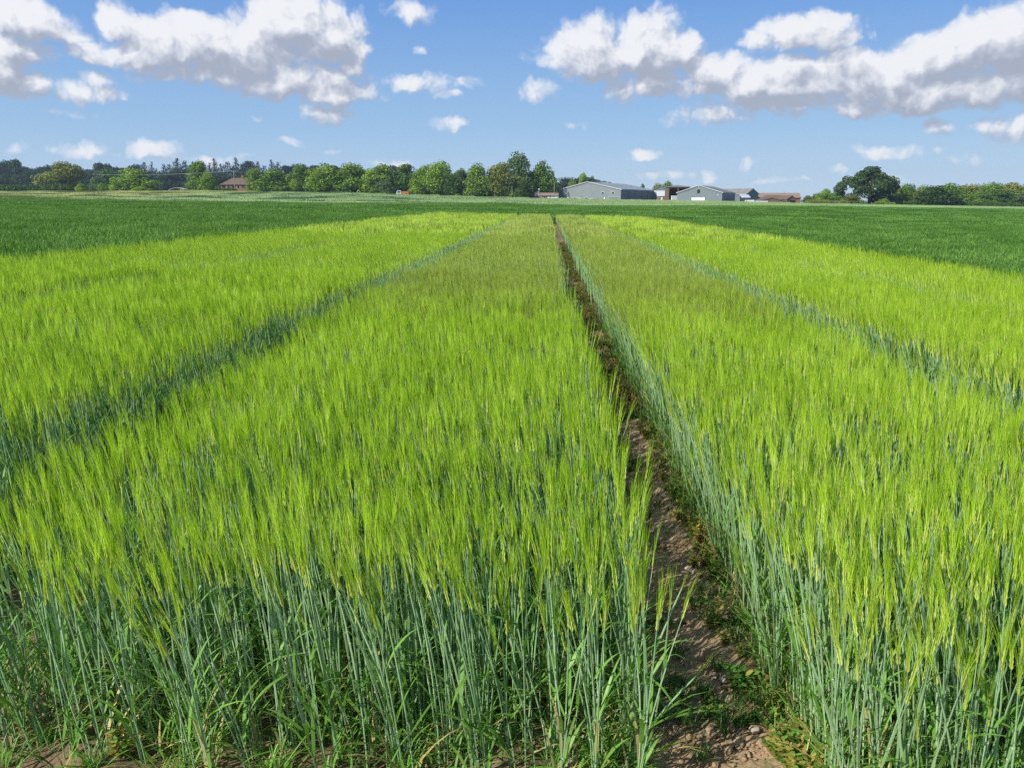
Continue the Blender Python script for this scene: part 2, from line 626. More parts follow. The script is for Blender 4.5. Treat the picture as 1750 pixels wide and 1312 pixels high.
# ------------------------------------------------------------------ ground
def build_ground():
    def geo_steps(a, b, s0, g):
        out = [a]
        s = s0
        while out[-1] + s < b:
            out.append(out[-1] + s)
            s *= g
        out.append(b)
        return out
    fine_x = list(np.arange(-1.9, PATH_X0 - 0.006, 0.022)) + list(np.linspace(PATH_X0, PATH_X1, 42)) + list(np.arange(PATH_X1 + 0.022, 1.8, 0.022))
    left = [-(v) for v in geo_steps(1.93, 1000, 0.05, 1.11)][::-1]
    right = geo_steps(1.83, 1000, 0.05, 1.11)
    xs = np.array(left + fine_x + right)
    back = [-(v) for v in geo_steps(0.0, 60, 0.4, 1.5)][::-1]
    ys = np.array(back[:-1] + geo_steps(0.0, 1.5, 0.1, 1.0)[:-1] + list(np.arange(1.5, 4.2, 0.014)) + geo_steps(4.2, 1100, 0.016, 1.016))
    # snap rows on the field limits
    for lim in (END_Y, YW, YF):
        ys[np.argmin(abs(ys - lim))] = lim
    X, Y = np.meshgrid(xs, ys)
    Z = Hn(X, Y)
    d = (vnoise(X * 6, Y * 6, 1) - .5) * 0.030 + (vnoise(X * 19, Y * 19, 2) - .5) * 0.020 + (vnoise(X * 47, Y * 47, 3) - .5) * 0.012
    cl = vnoise(X * 33 + 7, Y * 33, 5)
    d += np.clip(cl - 0.62, 0, 1) * 0.045
    fade = np.clip(1 - (Y - 4) / 60, 0.25, 1) * np.where(Y > END_Y, 0.2, 1)
    Z = Z + d * fade
    # the trodden path lies a touch lower in the middle
    onp = np.clip(1 - abs(X - 0.53) / 0.30, 0, 1)
    Z -= 0.02 * onp * (Y < END_Y)
    ny, nx = X.shape
    V = np.stack([X, Y, Z], -1).reshape(-1, 3)
    i = np.arange(ny - 1)[:, None] * nx + np.arange(nx - 1)[None, :]
    F = np.stack([i, i + 1, i + nx + 1, i + nx], -1).reshape(-1, 4)
    cx = (X[:-1, :-1] + X[1:, 1:]).reshape(-1) / 2
    cyy = (Y[:-1, :-1] + Y[1:, 1:]).reshape(-1) / 2
    sel_path = (cx > PATH_X0) & (cx < PATH_X1) & (cyy < END_Y)
    sel_far = (cyy > YF)
    sel_pale = (cyy > YW) & ~sel_far
    sel_soil = ~(sel_path | sel_far | sel_pale)

    def part(name, sel, mat):
        f = F[sel]
        used, inv = np.unique(f, return_inverse=True)
        me = np_mesh(name, V[used], inv.reshape(-1, 4), [mat], smooth=True)
        o = bpy.data.objects.new(name, me)
        C.objects.link(o)
        tag(o, kind='structure')
        return o
    part('ground', sel_soil, M_SOIL)
    part('path', sel_path, M_PATH)
    part('field', sel_pale, M_PALE)
    part('far_land', sel_far, M_FARLAND)


build_ground()


# ------------------------------------------------------------------ crop clumps (sources for the crop objects)
def src(name, mb, mats):
    me = mb.mesh(name, mats)
    return bpy.data.objects.new(name, me)     # never linked to the scene: only a source shape for the crop


def rnd(a, b):
    return random.uniform(a, b)


def barley_stem(mb, bx, by, h, lean, lod):
    """materials: 0 stem 1 leaf 2 awn 3 ear 4 dry 5 node"""
    lx, ly = lean
    yaw = rnd(0, math.pi)
    side = Vector((math.cos(yaw), math.sin(yaw), 0))

    def P(t, z):                       # point of the bent stem
        return Vector((bx + lx * t * t, by + ly * t * t, z))
    if lod == 0:
        k = 6
        pts = [P(i / k, h * i / k) for i in range(k + 1)]
        r0 = rnd(0.0018, 0.0027)
        rad = [r0 * 1.15, r0, r0, r0 * 1.15, r0 * 1.3, r0 * 1.0, r0 * 0.55]
        mb.tube(pts, rad, 4, 0, cap=False)
        for t in (rnd(.16, .24), rnd(.36, .5), rnd(.62, .72)):
            p = P(t, h * t)
            mb.tube([p, p + Vector((0, 0, 0.005))], r0 * 1.35, 4, 5 if random.random() < .5 else 0, cap=False)
    elif lod == 1:
        w = 0.0050
        pts = [P(t, h * t) for t in (0.12, .6, 1)]
        mb.ribbon(pts, [w, w, w * .6], side, 0)
    else:
        w = 0.0085
        s2 = Vector((1, rnd(-.4, .4), 0)).normalized()
        mb.ribbon([P(.3, h * .3), P(1, h)], [w, w * .7], s2, 0)
    # leaf blades
    nleaf = random.choice((2, 3, 3)) if lod == 0 else (1 if random.random() < .75 else 0)
    for i in range(nleaf):
        t0 = (rnd(.06, .22), rnd(.28, .46), rnd(.55, .8))[i] if lod == 0 else rnd(.3, .75)
        if lod == 2 and random.random() < .5:
            continue
        a = rnd(0, 2 * math.pi)
        d = Vector((math.cos(a), math.sin(a), 0))
        L = rnd(.14, .26) if t0 < .5 else rnd(.07, .16)
        el = R(rnd(48, 80)) if random.random() < .85 else R(rnd(15, 45))
        s = Vector((-d.y, d.x, 0)) * 1.0
        w = rnd(.006, .012) if lod < 2 else 0.013
        p = P(t0, h * t0)
        pts = []
        nseg = 5 if lod == 0 else 2
        droop = rnd(.5, 1.3)
        for j in range(nseg + 1):
            pts.append(p.copy())
            e = el - droop * (j / nseg) ** 1.6
            p = p + (d * math.cos(e) + Vector((0, 0, 1)) * math.sin(e)) * (L / nseg)
        ws = [w * .6, w, w, w * .85, w * .5, 0] if lod == 0 else [w * .8, w, 0]
        mm = 4 if (t0 < .25 and random.random() < .22) else 1
        mb.ribbon(pts, ws, s, mm)
    # ear and awns
    top = P(1, h)
    v = Vector((lx * 1.6, ly * 1.6, h)).normalized()
    el_ = rnd(.055, .085)
    a1 = v.cross(side).normalized()
    tip = top + v * el_
    if lod == 0:
        n = 7
        for sd, ww in ((side, .0115), (a1, .008)):
            pts = [top + v * el_ * j / n for j in range(n + 1)]
            ws = [ww * .35] + [ww * (1.0 if j % 2 else .66) for j in range(1, n)] + [ww * .25]
            mb.ribbon(pts, ws, sd, 3)
        for j in range(17):
            q = j / 17
            s = top + v * el_ * (0.08 + .92 * q)
            fan = rnd(.03, .17) * (1 if j % 2 else -1)
            dd = (v + side * fan + a1 * rnd(-.07, .07)).normalized()
            L = rnd(.095, .135)
            m1 = s + dd * L * .5
            bend = Vector((lx, ly, 0)) * 0.16 + Vector((rnd(-.006, .006), rnd(-.006, .006), 0))
            e = s + dd * L + bend
            mb.ribbon([s, m1, e], [.0013, .0011, 0], side if j % 3 else a1, 2)
    elif lod == 1:
        mb.ribbon([top, top + v * el_ * .5, tip], [.004, .010, .004], side, 3)
        for j in range(7):
            s = top + v * el_ * rnd(.1, .95)
            dd = (v + side * rnd(-.15, .15) + a1 * rnd(-.1, .1)).normalized()
            L = rnd(.10, .135)
            e = s + dd * L + Vector((lx, ly, 0)) * .16
            mb.ribbon([s, e], [.0030, 0], side if j % 2 else a1, 2)
    else:
        s2 = Vector((1, rnd(-.5, .5), 0)).normalized()
        for j in range(3):
            s = top + v * el_ * rnd(-.1, .5)
            dd = (v + s2 * rnd(-.14, .14) + Vector((0, rnd(-.12, .12), 0))).normalized()
            e = s + dd * rnd(.13, .18) + Vector((lx, ly, 0)) * .2
            mb.ribbon([s, (s + e) / 2, e], [.006, .007, 0], s2, 2 if j else 3)


def barley_sources(kind):
    mats = [M_STEM, M_LEAF, M_AWN, M_EAR, M_DRY, M_NODE] if kind == 'bright' else [M_STEM, M_LEAF, M_AWN_O, M_EAR_O, M_DRY, M_NODE]
    out = {}
    res = []
    if True:
        for v in range(14 if kind == 'bright' else 10):
            mb = MB()
            for s in range(random.choice((2, 3, 3, 4))):
                h = rnd(.54, .66) if random.random() < .92 else rnd(.42, .52)
                barley_stem(mb, rnd(-.03, .03), rnd(-.025, .025), h, (rnd(-.10, .035), rnd(-.05, .05)), 0)
            # short basal leaves and late tillers
            for s in range(3):
                a = rnd(0, 2 * math.pi)
                d = Vector((math.cos(a), math.sin(a), 0))
                L = rnd(.10, .24)
                e = R(rnd(40, 80))
                p = Vector((rnd(-.02, .02), rnd(-.02, .02), 0))
                pts = []
                dr = rnd(.5, 1.6)
                for j in range(5):
                    pts.append(p.copy())
                    ee = e - dr * (j / 4) ** 1.5
                    p = p + (d * math.cos(ee) + Vector((0, 0, 1)) * math.sin(ee)) * L / 4
                mb.ribbon(pts, [.004, .008, .008, .006, 0], (-d.y, d.x, 0), 1 if random.random() < .85 else 4)
            res.append(src('barley_plant_shape', mb, mats))
        out['near'] = res
    res = []
    for v in range(8):
        mb = MB()
        for s in range(30):
            barley_stem(mb, rnd(-.16, .16), rnd(-.16, .16), rnd(.50, .65), (rnd(-.10, .03), rnd(-.05, .05)), 1)
        res.append(src('barley_patch_shape', mb, mats))
    out['mid'] = res
    res = []
    for v in range(6):
        mb = MB()
        for s in range(95):
            barley_stem(mb, rnd(-.32, .32), rnd(-.32, .32), rnd(.50, .65), (rnd(-.10, .03), rnd(-.05, .05)), 2)
        res.append(src('barley_patch_shape', mb, mats))
    out['far'] = res
    return out


_gcount = [0]


def scatter(name, pts, rot, scl, idx, sources, origin):
    """ONE object whose geometry nodes set source shapes on its own points"""
    pts = np.asarray(pts, np.float32) - np.asarray(origin, np.float32)
    me = bpy.data.meshes.new(name)
    me.vertices.add(len(pts))
    me.vertices.foreach_set('co', pts.ravel())
    a = me.attributes.new('rot', 'FLOAT_VECTOR', 'POINT')
    a.data.foreach_set('vector', np.asarray(rot, np.float32).ravel())
    a = me.attributes.new('scl', 'FLOAT_VECTOR', 'POINT')
    a.data.foreach_set('vector', np.asarray(scl, np.float32).ravel())
    a = me.attributes.new('idx', 'INT', 'POINT')
    a.data.foreach_set('value', np.asarray(idx, np.int32))
    me.update()
    o = bpy.data.objects.new(name, me)
    C.objects.link(o)
    o.location = origin
    _gcount[0] += 1
    g = bpy.data.node_groups.new('crop_%d' % _gcount[0], 'GeometryNodeTree')
    g.interface.new_socket('Geometry', in_out='INPUT', socket_type='NodeSocketGeometry')
    g.interface.new_socket('Geometry', in_out='OUTPUT', socket_type='NodeSocketGeometry')
    N = NT(g)
    gi = N.n('NodeGroupInput')
    go = N.n('NodeGroupOutput')
    g2i = N.n('GeometryNodeGeometryToInstance')
    for s in reversed(sources):
        oi = N.n('GeometryNodeObjectInfo')
        oi.inputs['Object'].default_value = s
        N.link(oi.outputs['Geometry'], g2i.inputs[0])

    def attr(nm, typ):
        nd = N.n('GeometryNodeInputNamedAttribute', data_type=typ)
        nd.inputs['Name'].default_value = nm
        return nd.outputs['Attribute']
    iop = N.n('GeometryNodeInstanceOnPoints')
    N.link(gi.outputs[0], iop.inputs['Points'])
    N.link(g2i.outputs[0], iop.inputs['Instance'])
    iop.inputs['Pick Instance'].default_value = True
    N.link(attr('idx', 'INT'), iop.inputs['Instance Index'])
    N.link(attr('rot', 'FLOAT_VECTOR'), iop.inputs['Rotation'])
    N.link(attr('scl', 'FLOAT_VECTOR'), iop.inputs['Scale'])
    N.link(iop.outputs[0], go.inputs[0])
    md = o.modifiers.new('crop', 'NODES')
    md.node_group = g
    return o


BR = barley_sources('bright')
OL = barley_sources('olive')


def barley_plot(x0, x1, y0, y1, variety, label, lean=0.0, splay=0.06, hs=1.0, fade=0):
    """a drilled plot of barley: single plants near, small patches farther off"""
    S = BR if variety == 'bright' else OL
    W = x1 - x0
    P, RO, SC, ID = [], [], [], []
    sources = []
    base = 0
    # near: separate plants in drill rows
    yn = min(y1, 11.0)
    if 'near' in S and y0 < yn:
        sources += S['near']
        nv = len(S['near'])
        rows = np.arange(x0 + 0.04, x1 - 0.02, 0.115)
        for xr in rows:
            y = y0 + rnd(0, .08)
            while y < yn:
                keep = abs(xr) < 0.75 * y + 0.6 + 0.3
                if fade < 0:          # this plot thins out into the next one
                    keep = keep and random.random() < (y1 - y) / 3.0
                elif fade > 0:        # this plot starts thin inside the one before
                    keep = keep and random.random() < (y - y0) / 3.0
                if keep:
                    x = xr + rnd(-.022, .022)
                    edge = (x - (x0 + x1) / 2) / (W / 2)
                    k = 0.93 + 0.14 * float(vnoise(np.array(x * 1.7), np.array(y * 1.7), 9)) + rnd(-.05, .05)
                    tilt = lean + splay * (max(0, abs(edge) - .72) / .28) * (1 if edge > 0 else -1) + random.gauss(0, .055)
                    fr = max(0, 1 - (y - y0) / .25)
                    P.append((x, y, H(x, y) - .01))
                    RO.append((random.gauss(0, .04) + .14 * fr, tilt, rnd(-.9, .9)))
                    SC.append((1, 1, k * hs))
                    ID.append(random.randrange(nv))
                y += rnd(.024, .062)
        base = nv
    # mid
    ym = min(y1, 24.0)
    ys = max(y0, yn if 'near' in S else y0)
    if ys < ym:
        sources += S['mid']
        nv = len(S['mid'])
        nx = max(1, round(W / .29))
        ny = max(1, round((ym - ys) / .29))
        for i in range(nx):
            for j in range(ny):
                x = x0 + W * (i + .5) / nx + rnd(-.03, .03)
                y = ys + (ym - ys) * (j + .5) / ny + rnd(-.03, .03)
                edge = (x - (x0 + x1) / 2) / (W / 2)
                k = 0.93 + 0.14 * float(vnoise(np.array(x * 1.7), np.array(y * 1.7), 9)) + rnd(-.04, .04)
                P.append((x, y, H(x, y)))
                RO.append((random.gauss(0, .03), lean + splay * .6 * edge ** 3, random.choice((0, math.pi)) * 0 + rnd(-.5, .5)))
                SC.append((1, 1, k * hs))
                ID.append(base + random.randrange(nv))
        base += nv
    # far
    ys = max(y0, 24.0)
    if ys < y1:
        sources += S['far']
        nv = len(S['far'])
        nx = max(1, round(W / .6))
        ny = max(1, round((y1 - ys) / .6))
        for i in range(nx):
            for j in range(ny):
                x = x0 + W * (i + .5) / nx + rnd(-.04, .04)
                y = ys + (y1 - ys) * (j + .5) / ny + rnd(-.05, .05)
                k = 0.94 + 0.12 * float(vnoise(np.array(x * 1.1), np.array(y * .8), 9)) + rnd(-.04, .04)
                P.append((x, y, H(x, y)))
                RO.append((random.gauss(0, .02), lean, rnd(-.5, .5)))
                SC.append((W / nx / .62, 1, k * hs))
                ID.append(base + random.randrange(nv))
    org = ((x0 + x1) / 2, y0, H((x0 + x1) / 2, y0))
    o = scatter('barley_plot', P, RO, SC, ID, sources, org)
    tag(o, label, 'barley crop', 'drilled barley plots', 'stuff')
    return o


SPLIT = 7.6
barley_plot(-1.83, 0.335, 1.92, SPLIT + 1.5, 'bright', 'tall yellow-green barley in the foreground just left of the soil path', fade=-1, lean=-.035)
barley_plot(-1.83, 0.30, SPLIT - 1.5, END_Y, 'olive', 'duller olive barley strip running away left of the soil path', fade=1, lean=-.08)
barley_plot(0.82, 2.42, 1.75, SPLIT + 1.5, 'bright', 'tall yellow-green barley in the foreground right of the soil path', fade=-1, lean=.0)
barley_plot(0.80, 2.45, SPLIT - 1.5, END_Y, 'olive', 'duller olive barley strip running away right of the soil path', fade=1, lean=-.02)
barley_plot(-4.95, -2.30, 2.2, END_Y, 'bright', 'bright barley plot second to the left of the path beyond the dark gap', lean=-.12)
barley_plot(-8.35, -5.35, 4.0, END_Y, 'bright', 'outer left barley plot bordering the dark green wheat', lean=-.12)
barley_plot(3.03, 4.92, 2.2, END_Y, 'bright', 'bright barley plot second to the right of the path beyond the bluish gap', lean=-.02)
barley_plot(5.3, 7.7, 4.0, END_Y, 'bright', 'outer right barley plot bordering the dark green wheat', lean=-.02)


# ------------------------------------------------------------------ wheat and the pale crop behind it
def wheat_sources(n, size, hw, ww, count):
    res = []
    for v in range(n):
        mb = MB()
        for s in range(count):
            x, y = rnd(-size / 2, size / 2), rnd(-size / 2, size / 2)
            h = rnd(.44, .57)
            sd = Vector((1, rnd(-.6, .6), 0)).normalized()
            mb.ribbon([(x, y, .12), (x + rnd(-.02, .02), y, h)], [ww * .5, ww * .4], sd, 0)
            for k in range(2):
                a = rnd(0, 2 * math.pi)
                d = Vector((math.cos(a), math.sin(a), 0))
                L = rnd(.14, .24) * hw
                z = h * rnd(.7, 1)
                p0 = Vector((x, y, z))
                p1 = p0 + d * L * .35 + Vector((0, 0, L * .7))
                p2 = p1 + d * L * .5 + Vector((0, 0, L * rnd(-.25, .3)))
                mb.ribbon([p0, p1, p2], [ww * .7, ww, 0], (-d.y * .6 + .3, d.x, 0), 0)
        res.append(src('wheat_patch_shape', mb, [M_WHEAT]))
    return res


WS1 = wheat_sources(6, 1.08, 1.0, .011, 620)
WS2 = wheat_sources(5, 4.2, 1.0, .038, 1500)
GAP = 0.18


def wheat_field(regions, label):
    P, RO, SC, ID = [], [], [], []
    for (x0, x1, y0, y1) in regions:
        step = 1.0
        for y in np.arange(y0 + .5, min(y1, 60), step):
            lim = .80 * y + 4
            for x in np.arange(x0 + .5, x1, step):
                if abs(x) > lim:
                    continue
                P.append((x, y, H(x, y)))
                RO.append((0, 0, random.choice((0, 1, 2, 3)) * math.pi / 2))
                SC.append((1, 1, rnd(.92, 1.06)))
                ID.append(random.randrange(6))
        step = 4.0
        for y in np.arange(max(y0, 60) + 2, y1, step):
            lim = .80 * y + 6
            for x in np.arange(x0 + 2, x1, step):
                if abs(x) > lim:
                    continue
                P.append((x, y, H(x, y)))
                RO.append((0, 0, random.choice((0, 1, 2, 3)) * math.pi / 2))
                SC.append((1, 1, rnd(.95, 1.05)))
                ID.append(6 + random.randrange(5))
    o = scatter('wheat_crop', P, RO, SC, ID, WS1 + WS2, (0, 100, H(0, 100)))
    tag(o, label, 'wheat crop', None, 'stuff')


wheat_field([(-60, -8.5, 8, 60), (7.85, 60, 8, 60), (-180, 180, 62.4, YW)], 'dark green wheat field surrounding the barley plots')


def pale_sources():
    res = []
    for v in range(5):
        mb = MB()
        for s in range(520):
            x, y = rnd(-4.2, 4.2), rnd(-4.2, 4.2)
            h = rnd(.45, .75)
            w = rnd(.10, .22)
            sd = Vector((1, rnd(-.5, .5), 0)).normalized()
            mb.ribbon([(x, y, 0), (x + rnd(-.05, .05), y, h * .7), (x + rnd(-.1, .1), y + rnd(-.05, .05), h)], [w * .8, w, 0], sd, 0)
        res.append(src('pale_crop_shape', mb, [M_PALE]))
    return res


def pale_crop():
    P, RO, SC, ID = [], [], [], []
    for y in np.arange(YW + 4, YF + 2, 8.0):
        for x in np.arange(-300, 300, 8.0):
            if abs(x) > .80 * y + 10:
                continue
            P.append((x, y, H(x, y)))
            RO.append((0, 0, random.choice((0, 1, 2, 3)) * math.pi / 2))
            SC.append((1, 1, rnd(.9, 1.1)))
            ID.append(random.randrange(5))
    o = scatter('pale_crop', P, RO, SC, ID, pale_sources(), (0, 270, H(0, 270)))
    tag(o, 'pale grey-green crop in the field beyond the wheat', 'crop', None, 'stuff')


pale_crop()


# ------------------------------------------------------------------ what lies and grows on the soil path
def ground_at(px, py):
    d = cam_dir(px, py)
    z = 0.0
    for _ in range(6):
        t = (CAMZ - z) / -d.z
        z = H(d.x * t, d.y * t)
    return Vector((d.x * t, d.y * t, z))


def lump_mesh(name, r, mat, seed, flat=.7, sub=2, rough=.35):
    bm = bmesh.new()
    bmesh.ops.create_icosphere(bm, subdivisions=sub, radius=r)
    rr = random.Random(seed)
    ph = [(rr.uniform(-1, 1), rr.uniform(-1, 1), rr.uniform(-1, 1), rr.uniform(1.5, 4.5), rr.uniform(0, 6)) for _ in range(9)]
    for v in bm.verts:
        n = v.co.normalized()
        k = sum(math.sin((n.x * a + n.y * b + n.z * c) * f + p) for a, b, c, f, p in ph) / 9
        v.co *= 1 + rough * k * 1.6 + rr.uniform(-.05, .05)
        v.co.z *= flat
    me = bpy.data.meshes.new(name)
    bm.to_mesh(me)
    bm.free()
    me.materials.append(mat)
    return me


def clods():
    srcs = [bpy.data.objects.new('clod_shape', lump_mesh('clod_shape', 1.0, M_CLOD, k, .75, 2, .5)) for k in range(7)]
    P, RO, SC, ID = [], [], [], []
    n = 0
    while n < 9000:
        y = 1.4 + 12 * random.random() ** 1.8
        if random.random() < .62:
            x = random.uniform(PATH_X0 - .12, PATH_X1 + .12)
        else:
            x = random.uniform(-1.9, 1.9)
            if y > 3.4:
                continue
        s = min(.013, .0026 / max(.05, random.random()) ** .62)
        if vnoise(np.array(x * 5), np.array(y * 5), 21) < .42 and s < .012 and random.random() < .6:
            continue
        P.append((x, y, H(x, y) - .012 + s * .25))
        RO.append((rnd(-.5, .5), rnd(-.5, .5), rnd(0, 6.28)))
        SC.append((s * rnd(.8, 1.3), s * rnd(.8, 1.2), s * rnd(.7, 1.1)))
        ID.append(random.randrange(7))
        n += 1
    o = scatter('soil_clods', P, RO, SC, ID, srcs, (.53, 1.5, 0))
    tag(o, 'loose brown crumbs and clods scattered over the bare soil path', 'soil clods', None, 'stuff')


clods()


def tuft_mb(n, L0, L1, spread, w, m=0):
    mb = MB()
    for i in range(n):
        a = rnd(0, 2 * math.pi)
        d = Vector((math.cos(a), math.sin(a), 0))
        L = rnd(L0, L1)
        e = R(rnd(35, 85))
        dr = rnd(.4, 1.4)
        p = Vector((rnd(-spread, spread), rnd(-spread, spread), -.005))
        pts = []
        for j in range(4):
            pts.append(p.copy())
            ee = e - dr * (j / 3) ** 1.4
            p = p + (d * math.cos(ee) + Vector((0, 0, 1)) * math.sin(ee)) * L / 3
        mb.ribbon(pts, [w * .7, w, w * .7, 0], (-d.y, d.x, 0), m if random.random() < .9 else 1)
    return mb


def weed_mb(h, nst, leaf, yellow=0.0):
    """branching broadleaf weed: thin stems with pairs of small oval leaves"""
    mb = MB()
    for i in range(nst):
        a = rnd(0, 2 * math.pi)
        out = rnd(.15, .9)
        L = h * rnd(.6, 1.1)
        pts = [Vector((0, 0, -.005))]
        for j in range(1, 6):
            t = j / 5
            pts.append(Vector((math.cos(a) * out * L * t ** 1.3 * .7, math.sin(a) * out * L * t ** 1.3 * .7, L * t * (1 - .25 * out * t))))
        mb.tube(pts, [.0012] * 6, 3, 0, cap=False)
        for j in range(1, 6):
            for k in range(3):
                b = rnd(0, 2 * math.pi)
                d = Vector((math.cos(b), math.sin(b), rnd(-.1, .7))).normalized()
                s = d.cross(Vector((0, 0, 1))).normalized()
                l = leaf * rnd(.6, 1.2)
                p = pts[j] + Vector((0, 0, rnd(-.01, .01)))
                mb.ribbon([p, p + d * l * .35, p + d * l * .75, p + d * l], [.001, l * .48, l * .42, 0], s, 1 if random.random() < yellow else 0)
    return mb


def cover():
    g = [src('grass_shape', tuft_mb(26, .02, .055, .014, .0022), [M_GRASS, M_DRY]) for _ in range(5)]
    w = [src('weed_shape', weed_mb(.035, 5, .012, .15), [M_WEED, M_WEEDY]) for _ in range(4)]
    P, RO, SC, ID = [], [], [], []
    n = 0
    while n < 2300:
        y = 2.3 + 28 * random.random() ** 1.7
        x = random.uniform(PATH_X0 - .05, PATH_X1 + .10)
        k = float(vnoise(np.array(x * 4.2), np.array(y * 2.6), 31)) * .65 + float(vnoise(np.array(x * 11), np.array(y * 9), 32)) * .35
        need = .48 if y < 6 else .38
        if x < .45:
            need -= .04
        if y < 2.9:
            need = .60
        if k < need:
            if random.random() < .97:
                continue
        P.append((x, y, H(x, y) - .006))
        RO.append((0, 0, rnd(0, 6.28)))
        q = rnd(.6, 1.3) * (1 if y < 6 else 1.5)
        SC.append((q, q, q))
        ID.append(random.randrange(5) if random.random() < .72 else 5 + random.randrange(4))
        n += 1
    o = scatter('path_grass', P, RO, SC, ID, g + w, (.53, 2.3, 0))
    tag(o, 'short dark grass and small weeds creeping over the soil path', 'grass', None, 'stuff')
    yw = [src('weed_shape', weed_mb(.10, 8, .024, .55), [M_WEED, M_WEEDY]) for _ in range(5)]
    yd = [src('weed_shape', weed_mb(.10, 8, .024, .97), [M_WEED, M_WEEDY]) for _ in range(3)]
    P, RO, SC, ID = [], [], [], []
    for i in range(620):
        y = 2.0 + 32 * random.random() ** 1.5
        c = .84 if y < 6 else .70
        x = random.gauss(c, .06 if y < 6 else .07)
        k = float(vnoise(np.array(1.5), np.array(y * 1.3), 41))
        if random.random() > k * 1.5:
            continue
        P.append((x, y, H(x, y) - .01))
        RO.append((0, 0, rnd(0, 6.28)))
        q = rnd(.5, 1.1)
        SC.append((q, q, q))
        gold = random.random() < (.15 if y < 5 else .7)
        ID.append(5 + random.randrange(3) if gold else random.randrange(5))
    o = scatter('edge_weeds', P, RO, SC, ID, yw + yd, (.8, 2.0, 0))
    tag(o, 'yellowing leafy weeds along the right edge of the soil path', 'weeds', None, 'stuff')
    # leafy growth between the stems at the near end of the plots
    lo = [src('grass_shape', tuft_mb(22, .08, .22, .03, .006), [M_LEAF, M_DRY]) for _ in range(5)]
    P, RO, SC, ID = [], [], [], []
    for (xa, xb, y0, n) in ((-1.8, .25, 1.9, 120), (.82, 2.4, 1.8, 90)):
        for i in range(n):
            x, y = rnd(xa, xb), y0 + 2.2 * random.random() ** 1.5
            P.append((x, y, H(x, y) - .01))
            RO.append((0, 0, rnd(0, 6.28)))
            q = rnd(.6, 1.2)
            SC.append((q, q, q))
            ID.append(random.randrange(5))
    for i in range(230):                  # leaf tufts fringing both sides of the path
        y = 2 + 9 * random.random() ** 1.4
        x = random.choice((.25, .82)) + rnd(-.05, .05)
        P.append((x, y, H(x, y) - .01))
        RO.append((0, 0, rnd(0, 6.28)))
        q = rnd(.4, .9)
        SC.append((q, q, q))
        ID.append(random.randrange(5))
    o = scatter('low_leaves', P, RO, SC, ID, lo, (0, 1.9, 0))
    tag(o, 'low arching leaf blades at the feet of the barley stems', 'undergrowth', None, 'stuff')


cover()

for (px, py, r, flat, lab) in [
        (972, 1301, .030, .75, 'largest tan stone at the bottom edge left of the path'),
        (996, 1264, .019, .8, 'rounded tan stone just above the largest one left of the path'),
        (1289, 1246, .017, .7, 'pale whitish stone on the right side of the path near the bottom'),
        (1110, 1272, .018, .6, 'brownish stone against the stems at the left side of the path'),
        (1183, 972, .032, .45, 'flat grey stone half sunk in the path beside the yellow weeds'),
        (1237, 1160, .016, .7, 'small brown stone on the path right of the dark grass patch'),
        (1222, 1152, .011, .7, 'smallest brown stone touching the one right of the dark grass patch'),
        (1197, 1044, .010, .7, 'small white stone in the middle of the path'),
        (1068, 1052 + 190, .013, .7, 'little stone hidden at the base of the leaning stalks')]:
    p = ground_at(px, py)
    o = bpy.data.objects.new('stone', lump_mesh('stone', r, M_STONE, px, flat, 3, .28))
    C.objects.link(o)
    o.location = p + Vector((0, 0, r * .05))
    o.rotation_euler = (0, 0, px)
    for q in o.data.polygons:
        q.use_smooth = True
    tag(o, lab, 'stone', 'stones on the soil path')

for (px, py, q, lab) in [
        (1178, 1236, 1.0, 'round grass tuft alone on bare soil at the middle of the path bottom'),
        (1234, 1246, .85, 'smaller grass tuft right of the round one on bare soil'),
        (1201, 1182, .8, 'thin grass tuft on the path above the round one'),
        (1199, 1292, 1.0, 'spreading grass tuft lowest on the path by the bottom edge'),
        (1279, 1194, 1.1, 'grass tuft at the right edge of the path beside the barley'),
        (1154, 1118, 1.4, 'dark wide grass tuft at the left edge of the path'),
        (1224, 1140, 1.2, 'dark wide grass tuft right of the centre of the path')]:
    p = ground_at(px, py)
    t = empty('grass_tuft', p)
    tag(t, lab, 'grass tuft', 'grass tufts standing alone on the path')
    mb = tuft_mb(int(70 * q), .025, .065, .022 * q, .0024)
    mb.build('blades', [M_GRASS, M_DRY], t)
    
for (px, py, h, lf, yl, lab) in [
        (384, 1262, .26, .030, .03, 'fresh green leafy weed between the stems at the lower left'),
        (566, 1270, .24, .028, .03, 'feathery pale green weed in the foreground left of centre'),
        (210, 1300, .12, .030, .5, 'low weed with yellow and brown leaves at the bottom left'),
        (1262, 1180, .11, .034, .05, 'round-leaved green weed at the right edge of the path'),
        (1214, 1075, .16, .026, .6, 'yellow-green weed leaning from the right barley onto the path'),
        (1330, 1300, .10, .026, .35, 'dense low weed at the foot of the right barley by the bottom edge')]:
    p = ground_at(px, py)
    t = empty('weed', p)
    tag(t, lab, 'weed', 'leafy weeds')
    mb = weed_mb(h, 9, lf, yl)
    mb.build('stems_and_leaves', [M_WEED, M_WEEDY], t)

